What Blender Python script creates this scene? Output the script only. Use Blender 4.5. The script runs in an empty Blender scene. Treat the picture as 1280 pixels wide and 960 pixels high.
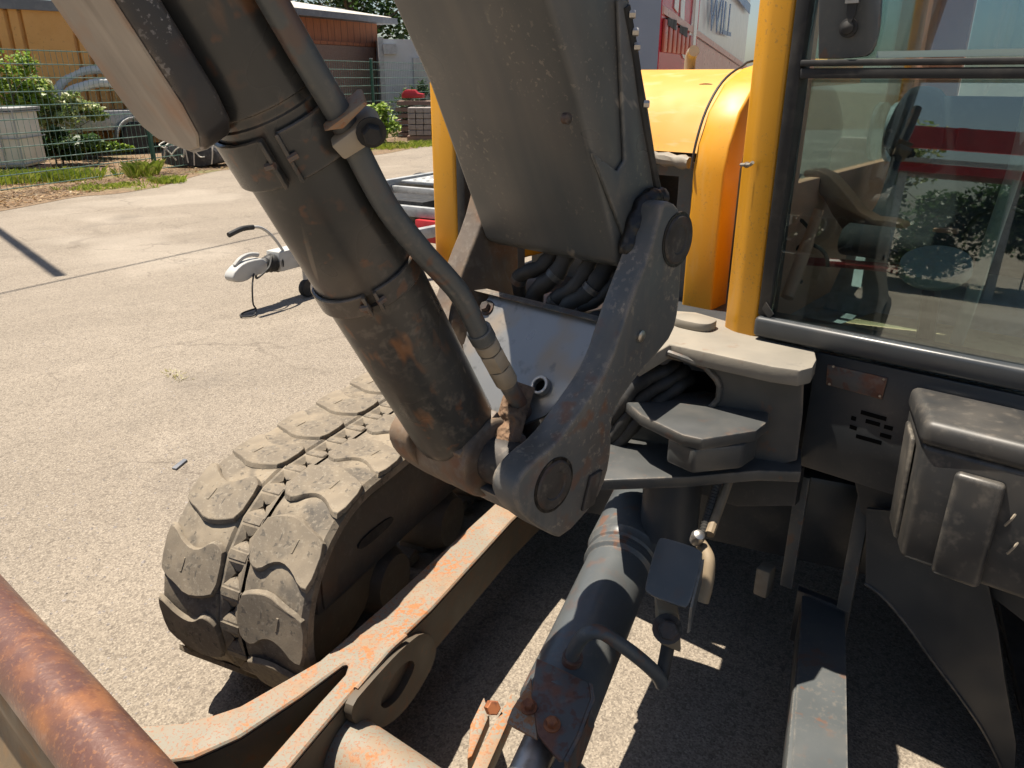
import bpy, bmesh, math, random
from mathutils import Vector, Matrix
random.seed(7)
R = math.radians
D = bpy.data
SC = bpy.context.scene
COL = SC.collection

# ------------------------------------------------------------------ camera, sky, sun, exposure
HC = 1.6
PITCH = R(21.75)
FPX = 960.0
cam = D.cameras.new('camera'); cam_o = D.objects.new('camera', cam); COL.objects.link(cam_o)
cam_o.location = (0, 0, HC); cam_o.rotation_euler = (R(90) - PITCH, 0, 0)
cam.sensor_width = 36; cam.lens = FPX / 1280 * 36; cam.clip_start = 0.02; cam.clip_end = 1000
SC.camera = cam_o

SUN_EL = R(71.5); SUN_AZ = Vector((-.30, .145, 0)).normalized()        # horizontal direction towards the sun
world = D.worlds.new('World'); SC.world = world; world.use_nodes = True
wn = world.node_tree.nodes; wl = world.node_tree.links
sky = wn.new('ShaderNodeTexSky'); sky.sky_type = 'NISHITA'; sky.sun_disc = False
sky.sun_elevation = SUN_EL; sky.sun_rotation = math.atan2(SUN_AZ.x, SUN_AZ.y)
sky.air_density = 1.0; sky.dust_density = 1.2; sky.ozone_density = 1.0
wl.new(sky.outputs[0], wn['Background'].inputs[0]); wn['Background'].inputs[1].default_value = 0.056
sun = D.lights.new('sun', 'SUN'); sun.energy = 5.0; sun.angle = R(.53); sun.color = (1, .91, .78)
sun_o = D.objects.new('sun', sun); COL.objects.link(sun_o)
sdir = SUN_AZ * math.cos(SUN_EL) + Vector((0, 0, math.sin(SUN_EL)))
sun_o.rotation_euler = (-sdir).to_track_quat('-Z', 'Y').to_euler(); sun_o.location = sdir * 30
vs = SC.view_settings; vs.view_transform = 'Standard'; vs.look = 'None'; vs.exposure = 0.90; vs.gamma = 1
vs.use_curve_mapping = False
SC.cycles.max_bounces = 6; SC.cycles.diffuse_bounces = 3; SC.cycles.glossy_bounces = 3; SC.cycles.transparent_max_bounces = 12
SC.cycles.use_adaptive_sampling = True; SC.cycles.adaptive_threshold = .02
SC.cycles.caustics_reflective = False; SC.cycles.caustics_refractive = False

# ------------------------------------------------------------------ frames: a = forward, l = to the viewer's right, z = up
CAM = Vector((0, 0, HC)); ZUP = Vector((0, 0, 1))
def ray(u, v):
    a = (u - 640) / FPX; b = (480 - v) / FPX
    return Vector((a, math.cos(PITCH) + b * math.sin(PITCH), -math.sin(PITCH) + b * math.cos(PITCH)))
def onz(u, v, z):
    d = ray(u, v); return CAM + d * ((z - HC) / d.z)
def atd(u, v, t): return CAM + ray(u, v) * t
def onp(u, v, p, n):
    d = ray(u, v); return CAM + d * ((Vector(p) - CAM).dot(n) / d.dot(n))
class Frame:
    def __init__(s, yaw, O):
        y = R(yaw); s.F = Vector((-math.sin(y), -math.cos(y), 0)); s.L = Vector((math.cos(y), -math.sin(y), 0)); s.O = Vector((O[0], O[1], 0))
    def w(s, a, l, z): return s.O + s.F * a + s.L * l + Vector((0, 0, z))
    def pl(s, u, v, l): return onp(u, v, s.O + s.L * l, s.L)
    def pa(s, u, v, a): return onp(u, v, s.O + s.F * a, s.F)
    def loc(s, P): q = P - s.O; return (q.dot(s.F), q.dot(s.L), q.z)
U = Frame(24, (-.277, 1.9))            # undercarriage, l = 0 at the inner edge of the right-hand track
S = Frame(40, (.622, 1.73))            # superstructure, a = 0 at the cab front, l = 0 at the cab's corner
B = Frame(43, (.267, 1.248))           # boom and swing post, l = 0 at the outer face of the near cheek
T = Frame(31, (-1.98, 5.45))           # car trailer, origin at the coupling

# ------------------------------------------------------------------ materials
class NT:
    def __init__(s, name):
        s.m = D.materials.new(name); s.m.use_nodes = True; s.t = s.m.node_tree; s.n = s.t.nodes
        s.b = s.n['Principled BSDF']; s.tc = s.n.new('ShaderNodeTexCoord')
    def link(s, a, b): s.t.links.new(a, b)
    def mapping(s, scale=(1, 1, 1), rot=(0, 0, 0)):
        m = s.n.new('ShaderNodeMapping'); m.inputs['Scale'].default_value = scale; m.inputs['Rotation'].default_value = rot
        s.link(s.tc.outputs['Object'], m.inputs[0]); return m.outputs[0]
    def along(s, d, k):
        """coordinates stretched along the direction d"""
        d = d.normalized(); e = d.orthogonal().normalized(); c = s.n.new('ShaderNodeCombineXYZ')
        for i, (ax, q) in enumerate(((d, k), (e, 1.), (d.cross(e), 1.))):
            v = s.n.new('ShaderNodeVectorMath'); v.operation = 'DOT_PRODUCT'; s.link(s.tc.outputs['Object'], v.inputs[0]); v.inputs[1].default_value = ax * q; s.link(v.outputs['Value'], c.inputs[i])
        return c.outputs[0]
    def noise(s, scale, detail=4, rough=.6, vec=None, dist=0):
        n = s.n.new('ShaderNodeTexNoise'); n.inputs['Scale'].default_value = scale; n.inputs['Detail'].default_value = detail
        n.inputs['Roughness'].default_value = rough; n.inputs['Distortion'].default_value = dist
        s.link(vec or s.tc.outputs['Object'], n.inputs['Vector']); return n.outputs[0]
    def voro(s, scale, feature='F1', vec=None, out=0):
        n = s.n.new('ShaderNodeTexVoronoi'); n.feature = feature; n.inputs['Scale'].default_value = scale
        s.link(vec or s.tc.outputs['Object'], n.inputs['Vector']); return n.outputs[out]
    def rng(s, x, lo, hi, a=0., b=1.):
        n = s.n.new('ShaderNodeMapRange'); n.inputs[1].default_value = lo; n.inputs[2].default_value = hi
        n.inputs[3].default_value = a; n.inputs[4].default_value = b; s.link(x, n.inputs[0]); return n.outputs[0]
    def math(s, op, x, y):
        n = s.n.new('ShaderNodeMath'); n.operation = op
        for i, q in enumerate((x, y)):
            if isinstance(q, (int, float)): n.inputs[i].default_value = q
            else: s.link(q, n.inputs[i])
        return n.outputs[0]
    def mix(s, f, a, b):
        n = s.n.new('ShaderNodeMix'); n.data_type = 'RGBA'
        for q, i in ((f, 0), (a, 6), (b, 7)):
            if isinstance(q, (int, float)): n.inputs[i].default_value = q
            elif isinstance(q, (tuple, list)): n.inputs[i].default_value = (*q, 1)
            else: s.link(q, n.inputs[i])
        return n.outputs[2]
    def bump(s, h, strength, dist):
        n = s.n.new('ShaderNodeBump'); n.inputs['Strength'].default_value = strength; n.inputs['Distance'].default_value = dist
        s.link(h, n.inputs['Height']); s.link(n.outputs[0], s.b.inputs['Normal'])
def surf(name, base, layers=(), rough=(.5, .7), metal=0., bump=None, rscale=9, spec=.5, edge=None):
    """layers: (colour, scale, lo, hi, amount[, stretch])"""
    t = NT(name); c = base
    for L in layers:
        vec = (t.along(*L[5]) if not isinstance(L[5][0], tuple) else t.mapping(*L[5])) if len(L) > 5 and L[5] else None
        f = t.rng(t.noise(L[1], 2.6, .65, vec), L[2], L[3], 0, L[4])
        if len(L) > 6: f = t.math('MULTIPLY', f, t.rng(t.noise(L[6], 1.2, .6), .44, .60))      # gathers in patches
        c = t.mix(f, c, L[0])
    if edge:                                                             # paint worn off along the edges
        bv = t.n.new('ShaderNodeBevel'); bv.samples = 3; bv.inputs[0].default_value = edge[1]
        ge = t.n.new('ShaderNodeNewGeometry'); dp = t.n.new('ShaderNodeVectorMath'); dp.operation = 'DOT_PRODUCT'
        t.link(bv.outputs[0], dp.inputs[0]); t.link(ge.outputs['Normal'], dp.inputs[1])
        f = t.math('MULTIPLY', t.rng(dp.outputs['Value'], .985, .90), t.rng(t.noise(28, 2.5, .7), .40, .60, 0, edge[2]))
        c = t.mix(f, c, edge[0])
    if isinstance(c, tuple): t.b.inputs['Base Color'].default_value = (*c, 1)
    else: t.link(c, t.b.inputs['Base Color'])
    t.link(t.rng(t.noise(rscale, 1.5), .3, .7, rough[0], rough[1]), t.b.inputs['Roughness'])
    t.b.inputs['Metallic'].default_value = metal; t.b.inputs['Specular IOR Level'].default_value = spec
    if bump: t.bump(t.noise(bump[0], 1.6), bump[1], bump[2])
    return t.m
DUST = (.215, .185, .150); MUD = (.15, .11, .075); RUST = (.18, .07, .028); RUSTL = (.36, .15, .05)
LONG = (B.F * .474 + ZUP * .88, .07)
M = {}
M['void'] = surf('dark_void', (.004, .004, .004), [], (.8, .9), spec=.1)  # near-black, paints the darkness inside holes and slots
M['paint'] = surf('grey_paint', (.060, .063, .063), [(DUST, 7, .46, .78, .32), (DUST, 70, .54, .72, .25, None, 3), (RUST, 16, .60, .68, .6, None, 4), ((.03, .03, .03), 5, .55, .75, .5)], (.30, .52), 0, (90, .12, .0015), edge=((.26, .21, .16), .010, .8))
M['paint_dim'] = surf('dark_grey_paint', (.040, .045, .050), [(DUST, 6, .52, .8, .2), (DUST, 80, .56, .75, .16, None, 3), ((.02, .022, .025), 4, .52, .7, .4)], (.28, .5), 0, (70, .1, .0012), edge=((.16, .14, .12), .008, .6))
M['boom'] = surf('boom_paint', (.066, .077, .082), [(DUST, 2.2, .44, .70, .30), (DUST, 10, .48, .66, .30, LONG), ((.34, .29, .23), 110, .60, .66, .5, None, 6), ((.40, .35, .28), 22, .66, .69, .5, (B.F * .7 + ZUP * .6 + B.L * .2, .05), 5), ((.03, .033, .034), 3, .52, .7, .35)], (.26, .46), 0, (150, .07, .0008), edge=((.30, .26, .21), .008, .7))
M['barrel'] = surf('barrel_paint', (.038, .039, .038), [(MUD, 3.2, .50, .68, .50), (DUST, 60, .52, .68, .35, None, 5), (RUSTL, 22, .62, .70, .45, (B.F * .474 + ZUP * .88, .4), 5), ((.010, .010, .010), 2.3, .54, .66, .6), ((.34, .28, .21), 26, .66, .69, .6, (B.F * .3 + ZUP * .9 + B.L * .3, .05), 5), (RUST, 34, .60, .68, .5, None, 4)], (.20, .44), 0, (160, .06, .0008), edge=((.24, .19, .14), .006, .6))
M['guard'] = surf('guard_paint', (.040, .038, .039), [((.36, .34, .33), 150, .58, .64, .7, None, 14), ((.30, .28, .27), 90, .65, .69, .5), (RUST, 9, .6, .75, .5)], (.3, .5), 0, (80, .3, .002), edge=((.34, .26, .19), .008, .8))
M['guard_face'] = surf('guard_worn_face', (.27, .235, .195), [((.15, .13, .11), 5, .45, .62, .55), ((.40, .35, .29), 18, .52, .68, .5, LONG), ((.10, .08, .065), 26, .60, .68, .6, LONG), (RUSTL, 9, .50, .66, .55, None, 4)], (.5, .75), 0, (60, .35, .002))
M['post'] = surf('swing_post_paint', (.088, .094, .096), [(DUST, 5, .46, .74, .40), (DUST, 9, .5, .7, .35, ((3, 3, .7), (0, 0, 0))), (MUD, 3.5, .54, .7, .55), ((.36, .30, .23), 90, .56, .64, .55, None, 7), (RUST, 18, .54, .64, .7, None, 5), ((.025, .022, .02), 6, .60, .7, .6)], (.28, .55), 0, (70, .2, .002), edge=((.36, .29, .21), .012, .9))
M['rusty_post'] = surf('rust_brown_paint', (.12, .095, .075), [((.24, .15, .08), 7, .42, .66, .7), (RUST, 13, .52, .66, .7), (DUST, 60, .52, .7, .5), ((.04, .036, .033), 5, .55, .7, .7)], (.40, .7), 0, (60, .3, .003), edge=((.32, .22, .13), .010, .8))
M['dusty'] = surf('dusty_plate', (.22, .20, .165), [((.31, .275, .22), 6, .4, .7, .7), ((.12, .11, .10), 30, .58, .72, .6, None, 5), (RUST, 20, .60, .68, .6, None, 5)], (.6, .85), 0, (80, .2, .002), edge=((.16, .14, .12), .006, .6))
M['cover'] = surf('cover_plate', (.27, .27, .26), [((.34, .25, .16), 9, .52, .72, .7), ((.10, .10, .10), 40, .58, .7, .5, None, 6)], (.25, .42), .55, (40, .05, .002))
M['mud'] = surf('caked_mud', (.20, .12, .07), [((.09, .055, .035), 30, .45, .65, .8), ((.30, .2, .12), 60, .55, .7, .6)], (.8, .95), 0, (55, .9, .012))
M['hose'] = surf('hose_rubber', (.022, .022, .021), [(DUST, 14, .45, .8, .3)], (.55, .8), 0, (70, .2, .002))
M['pin'] = surf('pin_steel', (.062, .056, .052), [(RUST, 12, .48, .7, .55), ((.022, .02, .018), 20, .5, .7, .7), (DUST, 50, .55, .7, .4)], (.45, .7), .3, (60, .3, .002))
M['steel'] = surf('bright_steel', (.45, .43, .40), [((.2, .15, .1), 25, .5, .7, .6)], (.25, .5), .9)
M['black'] = surf('black_rubber', (.018, .018, .018), [(DUST, 20, .5, .8, .2)], (.5, .8))
M['grease'] = surf('grease', (.012, .010, .009), [], (.25, .5), 0, (40, .8, .01))
M['clamp'] = surf('clamp_block', (.33, .28, .21), [((.15, .12, .09), 14, .5, .7, .6)], (.5, .7), 0, (50, .2, .002))
M['yellow'] = surf('yellow_paint', (.68, .315, .012), [((.52, .225, .010), 3, .46, .74, .4), ((.30, .17, .05), 120, .60, .66, .5, None, 7), ((.60, .42, .2), 9, .55, .75, .22, ((3, 3, .5), (0, 0, 0))), ((.16, .10, .05), 34, .72, .75, .6)], (.36, .56), 0, (200, .03, .0005), edge=((.48, .26, .06), .006, .45))
M['hood'] = surf('faded_yellow_paint', (.58, .285, .034), [((.62, .355, .085), 3, .4, .7, .7), ((.30, .18, .07), 120, .60, .66, .45, None, 8), ((.58, .30, .05), 5, .52, .75, .4), ((.62, .48, .28), 14, .56, .72, .35, ((.6, .6, 4), (0, 0, 0)))], (.52, .70), 0, (200, .03, .0005))
M['arm'] = surf('worn_arm_paint', (.225, .205, .162), [((.29, .262, .21), 7, .5, .68, .5), ((.30, .185, .10), 8, .48, .66, .55), ((.36, .145, .05), 70, .47, .56, .9, None, 9), ((.28, .10, .038), 150, .55, .61, .65), ((.20, .17, .13), 16, .62, .72, .5)], (.6, .85), 0, (70, .25, .002), edge=((.40, .20, .09), .008, .8))
M['arm_shaded_side'] = surf('arm_shaded_paint', (.085, .07, .05), [((.16, .10, .06), 9, .45, .7, .6), (RUST, 30, .6, .7, .5)], (.55, .8), 0, (60, .2, .002))  # darker copy of the arm paint, the flank's shade put into its colour
M['rust'] = surf('polished_rust', (.135, .066, .050), [((.33, .135, .05), 7, .52, .66, .6), ((.30, .19, .15), 34, .58, .74, .4), ((.11, .045, .035), 26, .55, .68, .55), ((.40, .18, .07), 110, .56, .66, .35)], (.28, .5), .15, (110, .45, .0015))
M['rustpaint'] = surf('rusty_bracket', (.09, .085, .08), [((.17, .06, .03), 14, .46, .58, .85), ((.10, .035, .02), 45, .52, .62, .7), (DUST, 30, .6, .75, .4)], (.5, .75), 0, (60, .35, .002), edge=((.30, .17, .09), .006, .7))
M['blade'] = surf('blade_face', (.17, .12, .07), [((.30, .16, .06), 9, .45, .65, .7), ((.12, .1, .07), 4, .5, .7, .6)], (.5, .8), 0, (50, .3, .003))
M['bolt'] = surf('rusty_bolt', (.36, .13, .05), [((.14, .05, .03), 40, .4, .6, .7)], (.6, .8), .2, (90, .3, .001))
M['blue_grey'] = surf('blue_grey_paint', (.078, .086, .089), [(DUST, 7, .5, .8, .25), (DUST, 70, .54, .72, .35, None, 4), ((.05, .055, .058), 5, .52, .72, .5), (RUST, 20, .56, .64, .6, None, 4)], (.30, .52), 0, (90, .1, .001), edge=((.26, .23, .19), .007, .7))
M['tan_pipe'] = surf('tan_pipe', (.25, .19, .12), [((.12, .09, .06), 14, .5, .7, .6)], (.5, .75))
M['plastic'] = surf('box_plastic', (.030, .031, .032), [((.26, .22, .17), 5, .40, .8, .30), (DUST, 40, .55, .75, .28)], (.34, .55), 0, (70, .1, .001), edge=((.34, .30, .24), .014, .75))
M['rubber'] = surf('track_rubber', (.155, .128, .095), [((.28, .23, .165), 5, .42, .60, .9), ((.065, .06, .054), 11, .52, .64, .6), ((.29, .25, .19), 90, .54, .66, .5), ((.05, .046, .042), 50, .60, .66, .6), ((.05, .045, .04), 16, .66, .69, .7, ((1, 6, 6), (.4, .3, .6)))], (.75, .95), 0, (220, .30, .0012))
M['rubber_dark'] = surf('belt_rubber', (.07, .06, .05), [((.15, .12, .09), 9, .45, .7, .6)], (.75, .95), 0, (60, .5, .005))
M['frame'] = surf('track_frame_paint', (.10, .085, .066), [(MUD, 6, .4, .7, .6), (RUST, 4, .55, .75, .5), (DUST, 40, .55, .75, .3)], (.5, .8), 0, (50, .25, .003))
M['salmon'] = surf('cab_trim', (.74, .40, .26), [((.52, .28, .18), 8, .5, .75, .5)], (.5, .7))
M['cabgrey'] = surf('cab_floor_grey', (.50, .57, .57), [(DUST, 9, .5, .75, .4), ((.10, .12, .12), 16, .5, .7, .5)], (.45, .7))
M['seat'] = surf('seat_cloth', (.030, .030, .033), [((.07, .065, .06), 20, .5, .7, .6)], (.75, .95))
M['brown'] = surf('armrest_brown', (.16, .09, .06), [((.09, .05, .035), 9, .5, .7, .6)], (.45, .7))
M['grabrail'] = surf('pale_green_tube', (.30, .38, .35), [], (.35, .5))
M['redrod'] = surf('red_rod', (.30, .02, .02), [], (.3, .5))
M['straw'] = surf('straw_mat', (.62, .52, .30), [((.35, .27, .15), 30, .5, .65, .7)], (.8, .95))

def glass_mat(name, tint, refl):
    t = NT(name); n = t.n; n.remove(t.b)
    out = n['Material Output']; tr = n.new('ShaderNodeBsdfTransparent'); tr.inputs[0].default_value = (*tint, 1)
    gl = n.new('ShaderNodeBsdfGlossy'); gl.inputs['Roughness'].default_value = .012; gl.inputs[0].default_value = (.95, 1, .98, 1)
    lw = n.new('ShaderNodeLayerWeight'); lw.inputs[0].default_value = .5; fz = t.math('MULTIPLY_ADD', t.math('POWER', lw.outputs['Facing'], 5.0), 1 - refl); fz.node.inputs[2].default_value = refl      # same on both faces of the pane
    df = n.new('ShaderNodeBsdfDiffuse'); df.inputs[0].default_value = (.40, .42, .38, 1)
    m0 = n.new('ShaderNodeMixShader'); dn = t.rng(t.noise(14, 5, .7), .50, .75, .004, .030); t.link(dn, m0.inputs[0])
    m1 = n.new('ShaderNodeMixShader'); t.link(fz, m1.inputs[0])
    t.link(tr.outputs[0], m0.inputs[1]); t.link(df.outputs[0], m0.inputs[2])
    t.link(m0.outputs[0], m1.inputs[1]); t.link(gl.outputs[0], m1.inputs[2]); t.link(m1.outputs[0], out.inputs[0])
    return t.m
M['glass'] = glass_mat('cab_glass', (.72, .79, .78), .13)

def asphalt_mat():
    t = NT('worn_asphalt')
    big = t.noise(.55, 5, .6); med = t.noise(2.6, 6, .65); dry = t.noise(1.5, 4, .6, t.along(Vector((.80, .60, 0)), .14))
    v = t.voro(215, out=1); vb = t.n.new('ShaderNodeRGBToBW'); t.link(v, vb.inputs[0])
    v2 = t.voro(90, out=1); vb2 = t.n.new('ShaderNodeRGBToBW'); t.link(v2, vb2.inputs[0])
    c = t.mix(t.rng(big, .35, .65), (.245, .207, .163), (.292, .250, .200))
    c = t.mix(t.rng(dry, .40, .66, 0, .8), c, (.212, .180, .143))
    c = t.mix(t.rng(med, .55, .75, 0, .5), c, (.36, .31, .25))
    c = t.mix(t.rng(vb.outputs[0], .46, .26, 0, .5), c, (.105, .09, .075))
    c = t.mix(t.rng(vb.outputs[0], .66, .84, 0, .42), c, (.44, .385, .31))
    c = t.mix(t.rng(vb2.outputs[0], .28, .18, 0, .5), c, (.12, .10, .08))
    c = t.mix(t.rng(t.noise(.9, 5, .7), .56, .70, 0, .38), c, (.12, .105, .09))
    c = t.mix(t.rng(t.noise(.33, 3, .5), .57, .62, 0, .30), c, (.40, .355, .295))
    # fine cracks
    wob = t.n.new('ShaderNodeVectorMath'); wob.operation = 'MULTIPLY_ADD'
    nn = t.n.new('ShaderNodeTexNoise'); nn.inputs['Scale'].default_value = 2.2; nn.inputs['Detail'].default_value = 5; t.link(t.tc.outputs['Object'], nn.inputs['Vector'])
    t.link(nn.outputs[1], wob.inputs[0]); wob.inputs[1].default_value = (.75, .75, .0); t.link(t.tc.outputs['Object'], wob.inputs[2])
    e = t.voro(.75, 'DISTANCE_TO_EDGE', wob.outputs[0]); e2 = t.voro(3.2, 'DISTANCE_TO_EDGE', wob.outputs[0])
    cm = t.math('MULTIPLY', t.rng(e, .003, .009, 1, 0), t.rng(t.noise(.8, 3), .46, .58))
    cm2 = t.math('MULTIPLY', t.rng(e2, .004, .016, 1, 0), t.rng(t.noise(.5, 3), .56, .64))
    ck = t.math('MAXIMUM', cm, cm2)
    c = t.mix(t.math('MULTIPLY', ck, .33), c, (.07, .055, .045))
    t.link(c, t.b.inputs['Base Color']); t.b.inputs['Roughness'].default_value = .9; t.b.inputs['Specular IOR Level'].default_value = .25
    h = t.voro(120)
    t.bump(t.math('MULTIPLY', h, -1), .5, .005)
    return t.m
M['asphalt'] = asphalt_mat()

# ------------------------------------------------------------------ mesh helpers
class MB:
    def __init__(s): s.v = []; s.f = []
    def add(s, vs, fs):
        o = len(s.v); s.v += [Vector(p) for p in vs]; s.f += [[o + i for i in f] for f in fs]; return s
    def prism(s, pts, off):
        n = len(pts); off = Vector(off); vs = [Vector(p) for p in pts]; vs += [p + off for p in vs]
        return s.add(vs, [list(range(n))[::-1], list(range(n, 2 * n))] + [[i, (i + 1) % n, n + (i + 1) % n, n + i] for i in range(n)])
    def box(s, fr, a0, a1, l0, l1, z0, z1):
        return s.prism([fr.w(a0, l0, z0), fr.w(a1, l0, z0), fr.w(a1, l1, z0), fr.w(a0, l1, z0)], (0, 0, z1 - z0))
    def ring(s, outer, inner, off):
        """plate with a hole: outer and inner loops of equal length"""
        n = len(outer); off = Vector(off); vs = [Vector(p) for p in outer] + [Vector(p) for p in inner]; vs += [p + off for p in vs]; fs = []
        for i in range(n):
            j = (i + 1) % n
            fs += [[i, j, n + j, n + i], [2*n+i, 3*n+i, 3*n+j, 2*n+j], [i, 2*n+i, 2*n+j, j], [n+i, n+j, 3*n+j, 3*n+i]]
        return s.add(vs, fs)
    def tube(s, path, r, n=10, cap=True):
        path = [Vector(p) for p in path]; rs = r if isinstance(r, (list, tuple)) else [r] * len(path)
        vs = []; ref = None
        for i, p in enumerate(path):
            t = (path[min(i + 1, len(path) - 1)] - path[max(i - 1, 0)]).normalized()
            if ref is None: ref = t.orthogonal().normalized()
            ref = (ref - t * ref.dot(t)).normalized(); b = t.cross(ref)
            vs += [p + (ref * math.cos(2*math.pi*k/n) + b * math.sin(2*math.pi*k/n)) * rs[i] for k in range(n)]
        fs = [[i*n+k, i*n+(k+1) % n, (i+1)*n+(k+1) % n, (i+1)*n+k] for i in range(len(path)-1) for k in range(n)]
        if cap: fs += [list(range(n))[::-1], [(len(path)-1)*n + k for k in range(n)]]
        return s.add(vs, fs)
    def lathe(s, o, axis, prof, n=32):
        o = Vector(o); axis = Vector(axis).normalized()
        return s.tube2([o + axis * t for t, r in prof], axis, [r for t, r in prof], n)
    def tube2(s, path, axis, rs, n):
        ref = axis.orthogonal().normalized(); b = axis.cross(ref); vs = []
        for p, r in zip(path, rs): vs += [p + (ref * math.cos(2*math.pi*k/n) + b * math.sin(2*math.pi*k/n)) * max(r, .0004) for k in range(n)]
        fs = [[i*n+k, i*n+(k+1) % n, (i+1)*n+(k+1) % n, (i+1)*n+k] for i in range(len(path)-1) for k in range(n)]
        fs += [list(range(n))[::-1], [(len(path)-1)*n + k for k in range(n)]]
        return s.add(vs, fs)
    def hexbolt(s, p, axis, r=.014, h=.012, washer=True):
        p = Vector(p); axis = Vector(axis).normalized()
        if washer: s.tube2([p, p + axis * .003], axis, [r * 1.5] * 2, 16)
        return s.tube2([p + axis * .003, p + axis * (h), p + axis * (h + .002)], axis, [r, r, r * .85], 6)
    def mesh(s, name, base=Vector(), bevel=0, seg=2, angle=35, smooth=True):
        me = D.meshes.new(name); me.from_pydata([p - base for p in s.v], [], s.f)
        bm = bmesh.new(); bm.from_mesh(me)
        bmesh.ops.recalc_face_normals(bm, faces=bm.faces)
        if bevel:
            ed = [e for e in bm.edges if len(e.link_faces) == 2 and e.calc_face_angle(0) > R(28)]
            bmesh.ops.bevel(bm, geom=ed, offset=bevel, segments=seg, affect='EDGES', clamp_overlap=True, profile=.5)
        bm.to_mesh(me); bm.free()
        if smooth:
            me.polygons.foreach_set('use_smooth', [True] * len(me.polygons)); me.set_sharp_from_angle(angle=R(angle))
        return me
BASE = {}
def obj(name, mb, mat, parent=None, bevel=0, seg=2, angle=35, smooth=True, base=None):
    b = BASE[parent.name] if parent else (Vector(base) if base is not None else Vector())
    me = mb.mesh(name, b, bevel, seg, angle, smooth) if isinstance(mb, MB) else mb
    me.materials.append(M[mat] if isinstance(mat, str) else mat)
    o = D.objects.new(name, me); COL.objects.link(o)
    if parent: o.parent = parent
    else: o.location = b
    BASE[o.name] = b; return o
def piece(name, me, parent, mtx):
    """a repeat that shares mesh data; mtx is its world matrix"""
    o = D.objects.new(name, me); COL.objects.link(o); o.parent = parent
    o.matrix_local = Matrix.Translation(-BASE[parent.name]) @ mtx; BASE[o.name] = BASE[parent.name]; return o
def tag(o, label, cat, group=None, kind=None):
    if label: o['label'] = label
    if cat: o['category'] = cat
    if group: o['group'] = group
    if kind: o['kind'] = kind
    return o
def thing(name, label, cat, loc, group=None):
    o = D.objects.new(name, None); COL.objects.link(o); o.location = loc; o.empty_display_size = .1
    BASE[o.name] = Vector(loc); return tag(o, label, cat, group)
def frame_mtx(p, x, y, z):
    m = Matrix.Identity(4)
    for i, a in enumerate((x, y, z)):
        for k in range(3): m[k][i] = a[k]
    for k in range(3): m[k][3] = p[k]
    return m
def chaikin(pts, n=2, closed=True):
    for _ in range(n):
        q = []; N = len(pts)
        for i in range(N if closed else N - 1):
            a = Vector(pts[i]); b = Vector(pts[(i + 1) % N]); q += [a.lerp(b, .25), a.lerp(b, .75)]
        if not closed: q = [Vector(pts[0])] + q + [Vector(pts[-1])]
        pts = q
    return pts
def spline(pts, k=6):
    pts = [Vector(p) for p in pts]; P = [pts[0]] + pts + [pts[-1]]; out = []
    for i in range(1, len(P) - 2):
        for j in range(k):
            t = j / k; a, b, c, d = P[i-1], P[i], P[i+1], P[i+2]
            out.append(.5 * ((2*b) + (c-a)*t + (2*a-5*b+4*c-d)*t*t + (3*b-a-3*c+d)*t**3))
    return out + [pts[-1]]
def ellipse(c, x, y, n=24, p=2.0):
    out = []
    for k in range(n):
        t = 2 * math.pi * k / n; cc, ss = math.cos(t), math.sin(t)
        out.append(Vector(c) + Vector(x) * math.copysign(abs(cc) ** (2/p), cc) + Vector(y) * math.copysign(abs(ss) ** (2/p), ss))
    return out
# ------------------------------------------------------------------ SETTING
def sheet(name, pts, mat, z):
    m = MB(); m.add([Vector((p[0], p[1], z)) for p in pts], [list(range(len(pts)))]); o = obj(name, m, mat, None, smooth=False); o['kind'] = 'structure'; return o
sheet('ground', [(-250, -250), (250, -250), (250, 250), (-250, 250)], 'asphalt', 0)
M['soil'] = surf('soil', (.165, .11, .065), [((.27, .185, .11), 9, .45, .65, .8), ((.085, .055, .032), 22, .5, .66, .8), ((.42, .31, .18), 40, .58, .68, .8), ((.13, .16, .045), 1.2, .56, .7, .6)], (.9, 1), 0, (24, .9, .04))
edge = [onz(u, v, 0) for u, v in ((-700, 420), (-300, 318), (0, 264), (60, 254), (100, 246), (150, 242), (205, 233), (250, 219), (290, 212), (400, 200), (480, 193), (540, 182), (640, 170))]
edge = [(p.x, p.y) for p in spline([Vector((p.x + random.uniform(-.06, .06), p.y, 0)) for p in edge], 5)]
sheet('soil_verge', edge + [(30, 32), (60, 220), (-220, 220), (-60, 3)], 'soil', .004)
# ------------------------------------------------------------------ EXCAVATOR
exc = thing('excavator', 'yellow and dark grey tracked excavator with swing boom, cab and dozer blade', 'excavator', U.w(-.7, .6, 0))

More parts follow.
